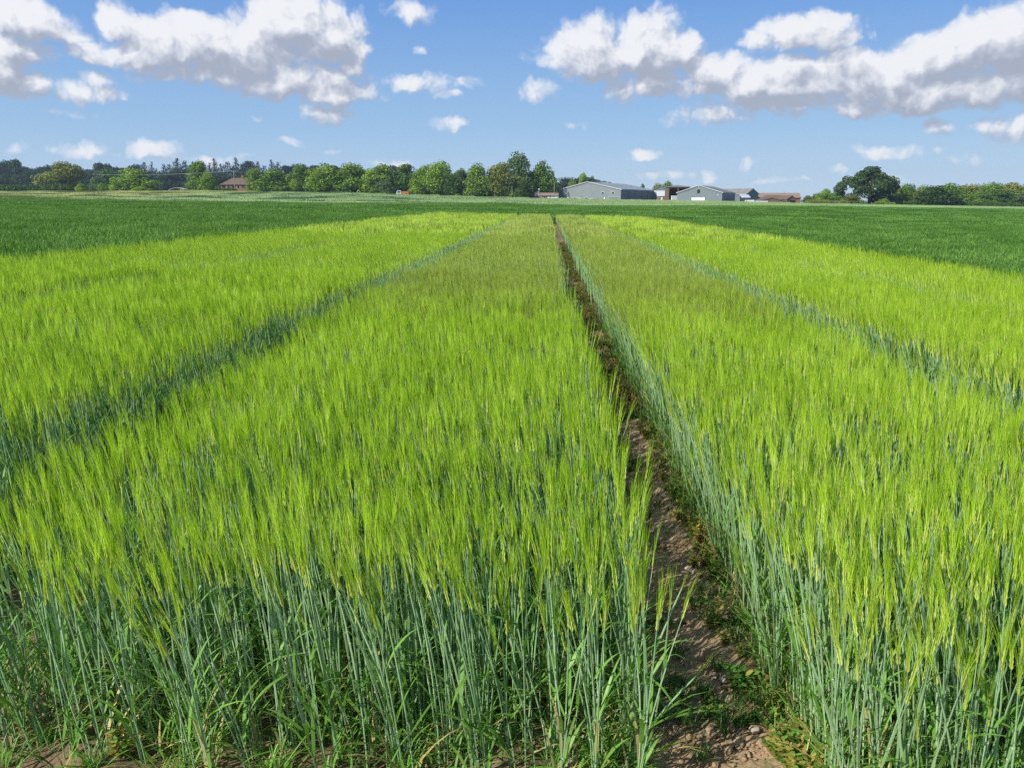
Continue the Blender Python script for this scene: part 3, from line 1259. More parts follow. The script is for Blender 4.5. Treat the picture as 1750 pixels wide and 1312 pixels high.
for (bx_, by_, tx_, ty_, zt, lab) in [
        (.235, 2.02, .47, 2.10, .30, 'lower barley stalk leaning far out over the path'),
        (.245, 2.12, .46, 2.35, .46, 'upper barley stalk leaning out over the path')]:
    t = empty('barley_stalk', (bx_, by_, H(bx_, by_)))
    tag(t, lab, 'barley stalk', 'stalks leaning over the path')
    d = Vector((tx_ - bx_, ty_ - by_, zt))
    pts = [d * (i / 5) + Vector((0, 0, .03 * math.sin(math.pi * i / 5))) for i in range(6)]
    mb = MB()
    mb.tube(pts, [.0028, .0026, .0024, .0028, .0032, .0018], 5)
    mb.build('stem', M_STEM, t)
    mb = MB()
    for i in range(10):
        e = d.normalized() + Vector((rnd(-.12, .12), rnd(-.12, .12), rnd(-.12, .12)))
        mb.ribbon([pts[5] - d * .04 * rnd(0, 1), pts[5] + e * rnd(.06, .10)], [.0016, 0], (0, 1, 0))
    mb.build('awns', M_AWN, t)
    mb = MB()
    for k, sg in ((2, 1), (3, -1)):
        q = pts[k]
        mb.ribbon([q, q + Vector((.05 * sg, .02, .06)), q + Vector((.10 * sg, .03, .07)), q + Vector((.15 * sg, .04, .04))], [.005, .009, .007, 0], (.3, 1, 0))
    mb.build('leaf', M_LEAF, t)


# ------------------------------------------------------------------ trees
M_BARK = plain_mat('bark', (0.10, 0.075, 0.05), 0.9, var=0.3, scale=2)


def foliage_mat(name, c1, c2, trans=0.28):
    return plant_mat(name, c1, c2, trans=trans, rough=0.55, spec=0.2, scale=0.35, rnd=0.35, tcol=(1.1, 1.1, 0.6))


FM = {
    'bright': foliage_mat('bright_foliage', (0.19, 0.32, 0.03), (0.32, 0.46, 0.05)),
    'mid': foliage_mat('mid_foliage', (0.11, 0.22, 0.028), (0.22, 0.35, 0.045)),
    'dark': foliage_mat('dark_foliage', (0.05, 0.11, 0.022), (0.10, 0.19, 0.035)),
    'olive': foliage_mat('olive_foliage', (0.17, 0.21, 0.04), (0.27, 0.31, 0.07)),
    'grey': foliage_mat('grey_green_foliage', (0.10, 0.18, 0.06), (0.19, 0.28, 0.11)),
    'oak': foliage_mat('oak_foliage', (0.030, 0.068, 0.020), (0.062, 0.115, 0.030), trans=0.18),
    'wood': foliage_mat('far_wood_foliage', (0.025, 0.055, 0.022), (0.05, 0.095, 0.035)),
    'conifer': foliage_mat('conifer_foliage', (0.015, 0.035, 0.018), (0.035, 0.065, 0.028), trans=0.1),
}


def crown_mesh(name, lumps, leaf, nleaf, seed):
    """lumps: (x,y,z,r); leaves are small quads spread over and inside each lump"""
    r = np.random.default_rng(seed)
    Vs, Fs = [], []
    tot = sum(l[3] ** 2 for l in lumps)
    for (x, y, z, rad) in lumps:
        n = max(12, int(nleaf * rad * rad / tot))
        d = r.normal(size=(n, 3))
        d /= np.linalg.norm(d, axis=1)[:, None]
        # sub-clumps give the light and dark bunches
        sub = r.normal(size=(9, 3))
        sub /= np.linalg.norm(sub, axis=1)[:, None]
        near = (d @ sub.T).max(1)
        rr = rad * (0.66 + 0.46 * np.clip((near - .55) / .45, 0, 1) + r.normal(size=n) * .08)
        rr *= np.where(r.random(n) < .15, r.random(n) ** .5, 1)
        c = np.stack([x + d[:, 0] * rr, y + d[:, 1] * rr, z + d[:, 2] * rr * .85], 1)
        nrm = d + r.normal(size=(n, 3)) * .55
        nrm /= np.linalg.norm(nrm, axis=1)[:, None]
        a = np.cross(nrm, r.normal(size=(n, 3)))
        a /= np.linalg.norm(a, axis=1)[:, None]
        b = np.cross(nrm, a)
        s = leaf * (.6 + .8 * r.random(n))[:, None]
        q = np.stack([c - a * s * .5, c - b * s * .32, c + a * s * .5, c + b * s * .32], 1)
        base = sum(len(v) for v in Vs)
        Vs.append(q.reshape(-1, 3))
        Fs.append(base + np.arange(n * 4).reshape(n, 4))
    return np_mesh(name, np.concatenate(Vs), np.concatenate(Fs), [FM['mid']])


def trunk_mesh(name, h, r0, lumps, conifer=False):
    mb = MB()
    top = h * (.95 if conifer else .6)
    pts = [(math.sin(i * 1.3) * r0 * .35, math.cos(i * 1.7) * r0 * .3, top * i / 5) for i in range(6)]
    pts[0] = (0, 0, -.8)
    mb.tube(pts, [r0 * 1.35, r0, r0 * .85, r0 * .7, r0 * .5, r0 * .3], 8)
    if not conifer:
        for (x, y, z, rad) in lumps[:10]:
            z0 = min(top * .95, max(h * .2, z * .55))
            mb.tube([(0, 0, z0), (x * .4, y * .4, z0 + (z - z0) * .55), (x * .9, y * .9, z)], [r0 * .42, r0 * .26, r0 * .08], 5, cap=False)
    return mb.mesh(name, [M_BARK], smooth=True)


# crown kinds are built at unit scale: height 1, half width .5 (scaled per tree)
def make_kind(kind, seed):
    r = random.Random(seed)
    H1 = 10.0
    lumps = []
    if kind == 'round':
        for i in range(30):
            a = r.uniform(0, 2 * math.pi)
            t = r.random()
            z = 1.3 + t * 7.0
            prof = math.sin(math.pi * min(1, max(0, (t * .76 + .24)))) ** .55
            rad = r.uniform(1.1, 1.9) * (1.0 - .25 * t)
            q = max(0, (5.0 * prof - rad)) * (r.random() ** .45)
            lumps.append((math.cos(a) * q, math.sin(a) * q, z, rad))
    elif kind == 'tall':
        for i in range(32):
            a = r.uniform(0, 2 * math.pi)
            t = r.random()
            z = 1.2 + t * 7.6
            prof = (1 - abs(t - .38) * .85)
            rad = r.uniform(.9, 1.6)
            q = max(0, (4.6 * prof - rad)) * (r.random() ** .5)
            lumps.append((math.cos(a) * q, math.sin(a) * q, z, rad))
    elif kind == 'low':                 # crown to the ground, bushy
        for i in range(30):
            a = r.uniform(0, 2 * math.pi)
            t = r.random() ** 1.2
            z = .8 + t * 7.6
            prof = math.cos(t * math.pi * .5) ** .5
            rad = r.uniform(1.2, 2.0)
            q = max(0, (5.0 * prof - rad)) * (r.random() ** .4)
            lumps.append((math.cos(a) * q, math.sin(a) * q, z, rad))
    elif kind == 'oak':
        for i in range(60):
            a = r.uniform(0, 2 * math.pi)
            t = r.random()
            z = 1.5 + t * 7.2
            prof = math.sin(math.pi * (t * .80 + .20)) ** .6 * (.80 + .20 * math.sin(a * 3 + t * 7))
            rad = r.uniform(.6, 1.15)
            q = max(0, (5.0 * prof - rad * .9)) * (r.random() ** .35)
            lumps.append((math.cos(a) * q, math.sin(a) * q, z, rad))
    elif kind == 'conifer':
        for i in range(9):
            t = i / 8
            z = 1.2 + t * 8.2
            w = (1 - t) * 4.2 + .8
            for k in range(max(3, int(6 * (1 - t)) + 2)):
                a = r.uniform(0, 2 * math.pi)
                lumps.append((math.cos(a) * w * .6, math.sin(a) * w * .6, z - w * .12, w * .50 + .45))
    ex = sorted(math.hypot(l[0], l[1]) + l[3] for l in lumps)[int(len(lumps) * .85)]
    ez = max(l[2] + l[3] * .85 for l in lumps)
    kx, kz = 5.0 / ex, 9.6 / ez
    lumps = [(l[0] * kx, l[1] * kx, l[2] * kz, l[3] * (kx + kz) / 2) for l in lumps]
    trunk = trunk_mesh(kind + '_trunk_shape', H1, .34 if kind != 'conifer' else .22, lumps, kind == 'conifer')
    n = {'round': 6500, 'tall': 6500, 'low': 6500, 'oak': 15000, 'conifer': 5200}[kind]
    leaf = {'round': .44, 'tall': .42, 'low': .46, 'oak': .40, 'conifer': .42}[kind]
    crown = crown_mesh(kind + '_crown_shape', lumps, leaf, n, seed)
    return crown, trunk


KINDS = {}
for k, seeds in (('round', (1, 2, 3, 4)), ('tall', (5, 6)), ('low', (7, 8, 9, 10)), ('oak', (11,)), ('conifer', (12, 13, 14))):
    KINDS[k] = [make_kind(k, s) for s in seeds]


def tree(px, hw, ptop, Y, kind, mat, label, group, name='tree', cat='tree', dz=0.0, variant=None, pbase=None):
    x = XP(px, Y)
    z0 = H(x, Y) + dz
    if pbase is not None:
        z0 = ZP(pbase, Y)
    h = ZP(ptop, Y) - z0
    w = 2 * hw * Y / 1350 * (1.42 if kind in ('round', 'low', 'tall') else 1.0)
    o = empty(name, (x, Y, z0), random.uniform(0, 6.28))
    cm, tm = KINDS[kind][random.randrange(len(KINDS[kind])) if variant is None else variant]
    for nm, me, m in (('crown', cm, FM[mat]), ('trunk', tm, M_BARK)):
        c = bpy.data.objects.new(nm, me)
        C.objects.link(c)
        c.parent = o
        c.scale = (w / 10, w / 10, h / 9.6)
        c.material_slots[0].link = 'OBJECT'
        c.material_slots[0].material = m
    tag(o, label, cat, group)
    return o


G1 = 'trees along the far field edge'
T = [
    # px, half width, top, Y, kind, material, label
    (92, 31, 275, 380, 'round', 'olive', 'rounded olive-green tree standing at the end of the dark hedge on the far left'),
    (172, 26, 288, 420, 'round', 'grey', 'dull grey-green tree between the olive tree and the bright low tree on the left'),
    (150, 14, 300, 400, 'low', 'grey', 'small dull bush tree just left of the bright low tree'),
    (218, 34, 287, 375, 'low', 'bright', 'bright yellow-green spreading tree in front of the dark wood'),
    (333, 18, 276, 372, 'tall', 'mid', 'taller of the two close trees left of the brown-roofed house'),
    (349, 13, 291, 368, 'low', 'bright', 'shorter brighter tree leaning on its taller neighbour left of the house'),
    (430, 13, 288, 366, 'tall', 'mid', 'slim tree at the right end of the brown-roofed house'),
    (463, 34, 289, 368, 'low', 'mid', 'wide dome-shaped tree right of the brown-roofed house'),
    (514, 24, 279, 372, 'round', 'mid', 'light green tree between the dome-shaped tree and the big bushy one'),
    (500, 12, 305, 362, 'low', 'bright', 'small bush at the foot of the light green tree'),
    (556, 27, 279, 366, 'low', 'bright', 'yellow-green left half of the big bushy pair of trees'),
    (600, 32, 279, 370, 'low', 'mid', 'dense green right half of the big bushy pair of trees'),
    (634, 21, 287, 366, 'low', 'bright', 'lighter tree on the right shoulder of the bushy pair'),
    (655, 25, 281, 380, 'round', 'mid', 'green tree behind the low shrub left of the orange machine'),
    (655, 20, 308, 360, 'low', 'grey', 'low greyish shrub left of the orange machine'),
    (695, 26, 280, 384, 'round', 'dark', 'dark tree right behind the orange machine'),
    (723, 17, 283, 378, 'tall', 'mid', 'narrow tree between the dark tree and the bright tall one'),
    (708, 14, 305, 362, 'low', 'bright', 'bright little tree just above the orange machine'),
    (750, 26, 276, 368, 'tall', 'bright', 'bright tall tree right of the orange machine'),
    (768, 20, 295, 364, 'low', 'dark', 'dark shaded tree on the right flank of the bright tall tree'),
    (789, 17, 288, 400, 'round', 'grey', 'paler tree set back in the gap between two tall trees'),
    (815, 25, 279, 366, 'low', 'mid', 'rounded glossy-looking green tree left of the olive tree'),
    (860, 25, 278, 368, 'round', 'olive', 'olive-brown crowned tree in front of the tallest tree'),
    (887, 30, 260, 394, 'low', 'grey', 'tallest grey-green tree rising above the others'),
    (926, 21, 276, 396, 'low', 'mid', 'broad dark green tree at the right end of the row beside the bungalow'),
    (896, 11, 305, 360, 'low', 'dark', 'small dark tree at the foot of the tallest tree'),
    (978, 11, 307, 560, 'low', 'mid', 'low tree showing over the left slope of the big shed roof'),
    (996, 9, 297, 560, 'tall', 'bright', 'pointed bright tree showing over the ridge of the big shed'),
    (1011, 8, 301, 620, 'round', 'grey', 'round pale tree showing over the ridge of the big shed'),
    (1096, 6, 314, 620, 'round', 'grey', 'tiny pale tree behind the right end of the big shed roof'),
    (1122, 13, 313, 560, 'low', 'olive', 'yellowish tree behind the small grey barn'),
    (1138, 12, 310, 580, 'round', 'mid', 'green tree behind the open-fronted barn'),
]
for (px, hw, pt, Y, k, m, lab) in T:
    tree(px, hw, pt, Y, k, m, lab, G1)

# right-hand side
T2 = [
    (1373, 10, 334, 400, 'low', 'grey', 'small pale bush right of the brown barns'),
    (1388, 12, 330, 390, 'low', 'mid', 'low green bush second to the right of the brown barns'),
    (1402, 13, 323, 385, 'low', 'bright', 'bright yellow-green bush left of the big oak'),
    (1424, 17, 324, 382, 'low', 'mid', 'green bush tucked against the left side of the big oak'),
    (1446, 18, 333, 372, 'low', 'olive', 'low yellowish scrub under the left side of the big oak'),
    (1499, 14, 340, 368, 'low', 'bright', 'low bright scrub under the right side of the big oak'),
    (1535, 21, 315, 385, 'low', 'mid', 'light green shrubby tree just right of the big oak'),
    (1560, 17, 321, 380, 'low', 'olive', 'olive bush between the shrubby tree and the dark rounded one'),
    (1583, 30, 318, 374, 'low', 'dark', 'dark rounded tree at the left front of the wood edge'),
    (1604, 27, 314, 392, 'low', 'mid', 'wood-edge tree behind the dark rounded one'),
    (1640, 24, 315, 395, 'low', 'olive', 'first olive crown along the wood edge on the right'),
    (1672, 26, 313, 400, 'low', 'mid', 'green crown in the middle of the wood edge on the right'),
    (1688, 24, 325, 384, 'low', 'dark', 'dark low crown in front of the wood edge on the right'),
    (1704, 26, 313, 402, 'low', 'olive', 'olive crown standing highest on the right wood edge'),
    (1738, 28, 315, 398, 'low', 'mid', 'green crown at the right border of the picture'),
    (1730, 24, 329, 382, 'low', 'grey', 'grey-green low crown in front at the right border'),
    (1790, 32, 314, 396, 'low', 'mid', 'crown continuing the wood edge past the right border'),
    (1655, 22, 328, 380, 'low', 'mid', 'low front crown below the first olive crown of the wood edge'),
]
for (px, hw, pt, Y, k, m, lab) in T2:
    tree(px, hw, pt, Y, k, m, lab, 'trees and bushes on the right field edge')
tree(1474, 46, 287, 376, 'oak', 'oak', 'big dark solitary oak standing above the scrub on the right', None, name='oak_tree')

# the dark wood far behind on the left
rw = random.Random(5)
px = -70.0
i = 0
ORD = ['first', 'second', 'third', 'fourth', 'fifth', 'sixth', 'seventh', 'eighth', 'ninth', 'tenth', 'eleventh', 'twelfth',
       'thirteenth', 'fourteenth', 'fifteenth', 'sixteenth', 'seventeenth', 'eighteenth', 'nineteenth', 'twentieth']
top_x = [-80, 0, 30, 55, 70, 120, 165, 200, 230, 262, 290, 330, 400, 430, 470, 520, 560, 700]
top_y = [276, 275, 277, 288, 284, 284, 279, 280, 274, 280, 272, 276, 271, 274, 276, 283, 284, 286]
while px < 700:
    con = 205 < px < 475
    k = 'conifer' if (con and rw.random() < .8) else 'round'
    hw = rw.uniform(13, 24) if k == 'conifer' else rw.uniform(17, 25)
    top = float(np.interp(px, top_x, top_y)) + rw.uniform(-5, 8)
    Y = rw.uniform(640, 760)
    if k == 'conifer':
        lab = 'dark spiky conifer in the distant wood on the left skyline'
    else:
        lab = 'dark rounded broadleaf tree in the distant wood on the left skyline'
    t = tree(px, hw, top, Y, k, 'conifer' if k == 'conifer' else 'wood', lab, 'conifers of the distant wood' if k == 'conifer' else 'broadleaf trees of the distant wood',
             name='conifer_tree' if k == 'conifer' else 'tree', pbase=322)
    px += hw * (.62 if k == 'conifer' else .75)
    i += 1
# lower storey of the same wood so that no sky shows between the trunks
px = -80.0
while px < 1000:
    hw = rw.uniform(26, 38)
    top = 293 + rw.uniform(-4, 6) if px < 560 else 305 + rw.uniform(-4, 4)
    tree(px, hw, top, rw.uniform(600, 630), 'low', 'wood', 'low dark bushy tree filling the front of the distant wood',
         'bushy front trees of the distant wood', pbase=330)
    px += hw * 1.05


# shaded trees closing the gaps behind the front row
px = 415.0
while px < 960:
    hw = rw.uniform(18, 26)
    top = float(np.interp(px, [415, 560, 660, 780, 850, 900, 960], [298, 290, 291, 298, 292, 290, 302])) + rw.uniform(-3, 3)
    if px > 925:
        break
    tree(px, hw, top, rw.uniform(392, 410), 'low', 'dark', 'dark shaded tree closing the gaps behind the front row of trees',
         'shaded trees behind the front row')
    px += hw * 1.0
px = 1505.0
while px < 1800:
    hw = rw.uniform(18, 24)
    tree(px, hw, (322 if px < 1560 else 317) + rw.uniform(-2, 3), rw.uniform(408, 420), 'low', 'mid', 'green crown in the second rank of the wood on the right',
         'second rank of the wood on the right')
    px += hw * 1.0


# ------------------------------------------------------------------ hedges and scrub on the field edge
def hedge(px0, px1, Y, ph, mat, label, w=3.0, n=None, name='hedge'):
    x0, x1 = XP(px0, Y), XP(px1, Y)
    xm = (x0 + x1) / 2
    z0 = H(xm, Y)
    h = ph * Y / 1388
    L = x1 - x0
    lumps = []
    r = random.Random(int(px0 * 7 + px1))
    k = max(3, int(L / (h * .45)))
    for i in range(k):
        xx = -L / 2 + L * (i + .5) / k
        rr = h * r.uniform(.42, .56)
        lumps.append((xx, r.uniform(-w / 4, w / 4), H(xm + xx, Y) - z0 + rr * .8, rr))
        lumps.append((xx + r.uniform(-.3, .3), r.uniform(-w / 3, w / 3), H(xm + xx, Y) - z0 + h - rr * .75 + r.uniform(-.12, .1) * h, rr * .8))
    me = crown_mesh(name, lumps, max(.22, h * .14), n or int(k * 420), int(px0) + 1000)
    me.materials[0] = FM[mat]
    o = bpy.data.objects.new(name, me)
    C.objects.link(o)
    o.location = (xm, Y, z0)
    return tag(o, label, name.replace('_', ' '))


hedge(-60, 104, 356, 14, 'dark', 'long clipped dark green hedge on the far left')
hedge(296, 352, 356, 5, 'bright', 'low bright green hedge in front of the two close trees')
hedge(372, 398, 354, 8, 'dark', 'dark low hedge in front of the brown-roofed house')
hedge(1372, 1440, 370, 8, 'olive', 'straggling yellowish hedge at the foot of the bushes left of the oak')
hedge(1506, 1760, 372, 9, 'dark', 'long low hedge under the wood edge on the right')
for (px_, hw_, top_, mat_, lab_) in [
        (122, 9, 313, 'bright', 'small yellowish bush just right of the clipped hedge'),
        (160, 8, 312, 'mid', 'small green bush below the grey-green tree'),
        (181, 6, 316, 'bright', 'tiny bright bush left of the bright low tree'),
        (229, 12, 318, 'bright', 'low light bush in front of the bright low tree'),
        (245, 7, 321, 'mid', 'tiny bush between the bright tree and the grey shelter'),
        (782, 7, 331, 'bright', 'small bright bush at the foot of the rounded green tree'),
        (640, 10, 322, 'mid', 'small bush at the foot of the low greyish shrub'),
        (487, 10, 318, 'dark', 'dark bush at the foot of the dome-shaped tree')]:
    tree(px_, hw_, top_, 354, 'low', mat_, lab_, 'small bushes along the field edge', name='bush', cat='bush')

# ------------------------------------------------------------------ buildings
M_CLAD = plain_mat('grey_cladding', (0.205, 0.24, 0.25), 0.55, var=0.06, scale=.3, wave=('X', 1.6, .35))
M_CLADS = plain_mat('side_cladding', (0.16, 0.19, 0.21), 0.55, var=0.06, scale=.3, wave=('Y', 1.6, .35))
M_ROOFG = plain_mat('light_sheet_roof', (0.32, 0.355, 0.355), 0.5, var=0.08, scale=.2, wave=('Y', 1.6, .3))
M_ROOFD = plain_mat('weathered_sheet_roof', (0.22, 0.215, 0.20), 0.8, var=0.2, scale=.5, wave=('Y', 1.6, .3))
M_CLAD2 = plain_mat('blue_grey_cladding', (0.18, 0.22, 0.235), 0.55, var=0.06, scale=.3, wave=('X', 1.6, .35))
M_BRICK = plain_mat('brick', (0.27, 0.13, 0.085), 0.9, var=0.2, scale=3, wave=('Z', 6.0, .3))
M_TILE = plain_mat('brown_roof_tile', (0.15, 0.105, 0.082), 0.85, var=0.18, scale=1.5, wave=('Z', 5.0, .4))
M_TILEP = plain_mat('pinkish_roof_tile', (0.27, 0.20, 0.155), 0.85, var=0.15, scale=1.5, wave=('Z', 5.0, .4))
M_WHITE = plain_mat('white_paint', (0.72, 0.74, 0.74), 0.5, var=0.05)
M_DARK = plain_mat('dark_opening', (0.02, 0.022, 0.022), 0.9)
M_GLASS = plain_mat('window_glass', (0.03, 0.04, 0.05), 0.1, spec=0.8)
M_FRAME = plain_mat('grey_trim', (0.45, 0.48, 0.49), 0.5)
M_WOOD = plain_mat('weathered_timber', (0.16, 0.11, 0.075), 0.9, var=0.2)
M_DGREEN = plain_mat('dark_green_sheet', (0.04, 0.075, 0.07), 0.6)
M_GALV = plain_mat('galvanised_roof', (0.55, 0.58, 0.60), 0.4, var=0.08, wave=('X', 1.5, .3))
M_RUBBER = plain_mat('tyre_rubber', (0.02, 0.02, 0.02), 0.8)
M_ORANGE = plain_mat('orange_paint', (0.48, 0.16, 0.03), 0.45)
M_SILVER = plain_mat('silver_paint', (0.45, 0.47, 0.49), 0.3, metal=.3)
M_POLE = plain_mat('pole_timber', (0.30, 0.26, 0.21), 0.9)
M_METAL = plain_mat('pole_steel', (0.55, 0.57, 0.58), 0.4, metal=.5)


def gable_building(name, label, cat, px_near, Y, pbase, W, L, eave, ridge, ang, wall, side, roof, wall_h_base=0, ridge_at=.5, overhang=.35, trim=True):
    """front gable faces the camera (local -y), runs back along +y; px_near is the near right corner"""
    a = R(ang)
    cx, cyy = XP(px_near, Y), Y
    lx, ly = cx - W * math.cos(a), cyy + W * math.sin(a)
    z0 = ZP(pbase, Y)
    o = empty(name, (lx, ly, z0), -a)
    tag(o, label, cat)
    mb = MB()
    xr = W * ridge_at
    mb.add([(0, 0, -2), (W, 0, -2), (W, 0, eave), (xr, 0, ridge), (0, 0, eave)], [(0, 1, 2, 3, 4)], 0)
    mb.add([(0, L, -2), (W, L, -2), (W, L, eave), (xr, L, ridge), (0, L, eave)], [(4, 3, 2, 1, 0)], 0)
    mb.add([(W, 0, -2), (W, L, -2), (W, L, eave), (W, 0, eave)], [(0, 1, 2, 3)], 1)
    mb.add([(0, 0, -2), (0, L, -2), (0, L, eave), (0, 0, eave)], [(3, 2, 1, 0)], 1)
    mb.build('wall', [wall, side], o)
    rb = MB()
    t = .16
    for (xa, za, xb, zb) in ((0, eave, xr, ridge), (W, eave, xr, ridge)):
        s = 1 if xb > xa else -1
        sl = (zb - za) / abs(xb - xa)
        xo, zo = xa - s * overhang, za - sl * overhang
        y0, y1 = -overhang, L + overhang
        rb.add([(xo, y0, zo + .03), (xb, y0, zb + .03), (xb, y1, zb + .03), (xo, y1, zo + .03),
                (xo, y0, zo + t + .03), (xb, y0, zb + t + .03), (xb, y1, zb + t + .03), (xo, y1, zo + t + .03)],
               [(0, 1, 2, 3), (4, 7, 6, 5), (0, 4, 5, 1), (2, 6, 7, 3), (0, 3, 7, 4)], 0)
    rb.build('roof', roof, o)
    if trim:
        tb = MB()
        for (xa, za, xb, zb) in ((-overhang, eave - .3, xr, ridge), (W + overhang, eave - .3, xr, ridge)):
            tb.add([(xa, -overhang - .06, za - .12), (xb, -overhang - .06, zb - .12), (xb, -overhang - .06, zb + .26), (xa, -overhang - .06, za + .26),
                    (xa, -overhang - .004, za - .12), (xb, -overhang - .004, zb - .12), (xb, -overhang - .004, zb + .26), (xa, -overhang - .004, za + .26)],
                   [(0, 1, 2, 3), (7, 6, 5, 4), (3, 2, 6, 7), (0, 4, 5, 1)], 0)
        tb.box(-overhang - .12, -overhang, -overhang, L + overhang, eave - .38, eave - .12)
        tb.box(W + overhang, W + overhang + .12, -overhang, L + overhang, eave - .38, eave - .12)
        tb.build('verge_trim', M_FRAME, o)
    return o


def panel(parent, name, x0, x1, z0, z1, mat, y=0.0, depth=.06, frame=None, slats=0):
    """opening on the front wall (local -y), a box proud of the wall"""
    mb = MB()
    mb.box(x0, x1, y - depth, y - .004, z0, z1)
    if slats:
        for i in range(slats):
            z = z0 + (z1 - z0) * (i + .5) / slats
            mb.box(x0, x1, y - depth - .03, y - depth - .003, z - .03, z + .03)
    o = mb.build(name, mat, parent)
    if frame:
        fb = MB()
        w = .12
        fb.box(x0 - w, x0 - .003, y - depth - .05, y - .006, z0, z1 + w)
        fb.box(x1 + .003, x1 + w, y - depth - .05, y - .006, z0, z1 + w)
        fb.box(x0 - .001, x1 + .001, y - depth - .05, y - .006, z1 + .003, z1 + w - .002)
        fb.build('frame', frame, o)
    return o


def side_panel(parent, name, W, y0, y1, z0, z1, mat, depth=.06):
    mb = MB()
    mb.box(W + .004, W + depth, y0, y1, z0, z1)
    return mb.build(name, mat, parent)


# 1 the big grey shed
YB = 385.0
W, L, EV, RG = 33.0, 54.0, 5.75, 9.3
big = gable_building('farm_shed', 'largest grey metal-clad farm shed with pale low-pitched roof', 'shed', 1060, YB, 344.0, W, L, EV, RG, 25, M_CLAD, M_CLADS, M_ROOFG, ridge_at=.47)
for x in (1.6, 8.3, 14.2):
    panel(big, 'window', x, x + 1.6, .9, 1.8, M_GLASS, frame=M_WHITE)
for x in (23.0, 28.3):
    panel(big, 'window', x, x + 1.3, 3.7, 4.5, M_GLASS, frame=M_WHITE)
panel(big, 'door', 4.7, 5.6, 0, 2.0, M_WHITE)
panel(big, 'door', 10.4, 12.2, 0, 1.7, M_FRAME)
panel(big, 'door', 16.4, 18.4, 0, 1.5, M_FRAME)
panel(big, 'door', 24.2, 25.0, 0, 2.1, M_WHITE, frame=M_GLASS)
panel(big, 'roller_door', 26.8, 32.2, 0, 2.1, M_CLADS, slats=8, frame=M_FRAME)
for y in (10.5, 21.0, 31.5, 42.0):
    side_panel(big, 'downpipe', W, y, y + .25, 0, EV - .5, M_DARK)
side_panel(big, 'sliding_door', W, 1.0, 6.0, .1, 2.3, M_CLADS, depth=.12)
side_panel(big, 'low_skirting_band', W, 7.0, 42.0, .1, 1.1, M_DARK)

def roof_lights(parent, W, L, eave, ridge, n):
    mb = MB()
    xr = W * .48
    for i in range(n):
        y = L * (i + .7) / n
        pts = []
        for t in (.25, .8):
            pts.append((W - (W - xr) * t, eave + (ridge - eave) * t + .24))
        (xa, za), (xb, zb) = pts
        mb.add([(xa, y, za), (xb, y, zb), (xb, y + 1.1, zb), (xa, y + 1.1, za)], [(0, 1, 2, 3)])
    mb.build('roof_light', M_SKYLIGHT, parent)


M_SKYLIGHT = plain_mat('translucent_roof_sheet', (0.42, 0.47, 0.46), 0.4)
roof_lights(big, W, L, EV, RG, 7)

# 2 low brick bungalow left of it
def hip_building(name, label, cat, px0, px1, Y, pbase, eave, ridge, depth, wall, roof, hipped=True, ang=0.0):
    x0, x1 = XP(px0, Y), XP(px1, Y)
    Wd = x1 - x0
    o = empty(name, (x0, Y, ZP(pbase, Y)), -R(ang))
    tag(o, label, cat)
    mb = MB()
    mb.box(0, Wd, 0, depth, -1.5, eave)
    mb.build('wall', wall, o)
    ov = .35
    hp = depth * .5 if hipped else -ov
    rb = MB()
    a, b, c_, d = (-ov, -ov, eave + .02), (Wd + ov, -ov, eave + .02), (Wd + ov, depth + ov, eave + .02), (-ov, depth + ov, eave + .02)
    e, f = (hp, depth / 2, ridge), (Wd - hp, depth / 2, ridge)
    rb.add([a, b, c_, d, e, f], [(0, 1, 5, 4), (1, 2, 5), (2, 3, 4, 5), (3, 0, 4), (0, 3, 2, 1)])
    ro = rb.build('roof', roof, o)
    g = MB()
    g.box(-ov - .1, Wd + ov + .1, -ov - .12, -ov - .004, eave - .12, eave + .04)
    g.build('gutter', M_DARK, o)
    return o, Wd, ro


bg_, Wd, _r = hip_building('bungalow', 'low red-brick bungalow with white windows left of the largest shed', 'bungalow', 914, 953, 372, 342.5, 2.2, 3.6, 7, M_BRICK, M_TILEP, hipped=False)
for i in range(6):
    x = .6 + i * (Wd - 1.8) / 5
    panel(bg_, 'window' if i != 3 else 'door', x, x + .9, .1 if i == 3 else .7, 1.9, M_WHITE if i % 2 else M_GLASS, frame=M_WHITE)

# 3 small grey barn with lean-to
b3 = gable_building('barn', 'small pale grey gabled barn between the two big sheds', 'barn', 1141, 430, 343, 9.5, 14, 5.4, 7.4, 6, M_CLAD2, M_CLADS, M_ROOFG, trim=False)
panel(b3, 'upper_band', .3, 9.2, 4.6, 5.3, M_WHITE, slats=2)
def lean_to(name, label, px0, px1, Y, pbase, h0, h1, depth, wall, roof, cat='lean-to'):
    x0, x1 = XP(px0, Y), XP(px1, Y)
    w = x1 - x0
    o = empty(name, (x0, Y, ZP(pbase, Y)))
    tag(o, label, cat)
    mb = MB()
    mb.add([(0, 0, -1.5), (w, 0, -1.5), (w, 0, h0), (0, 0, h0), (0, depth, -1.5), (w, depth, -1.5), (w, depth, h1), (0, depth, h1)],
           [(0, 1, 2, 3), (1, 5, 6, 2), (4, 0, 3, 7), (5, 4, 7, 6)])
    mb.build('wall', wall, o)
    rb = MB()
    rb.add([(-.3, -.3, h0 + .02), (w + .3, -.3, h0 + .02), (w + .3, depth + .3, h1 + .05), (-.3, depth + .3, h1 + .05),
            (-.3, -.3, h0 + .16), (w + .3, -.3, h0 + .16), (w + .3, depth + .3, h1 + .2), (-.3, depth + .3, h1 + .2)],
           [(3, 2, 1, 0), (4, 5, 6, 7), (0, 1, 5, 4), (1, 2, 6, 5), (2, 3, 7, 6), (3, 0, 4, 7)])
    rb.build('roof', roof, o)
    return o, w


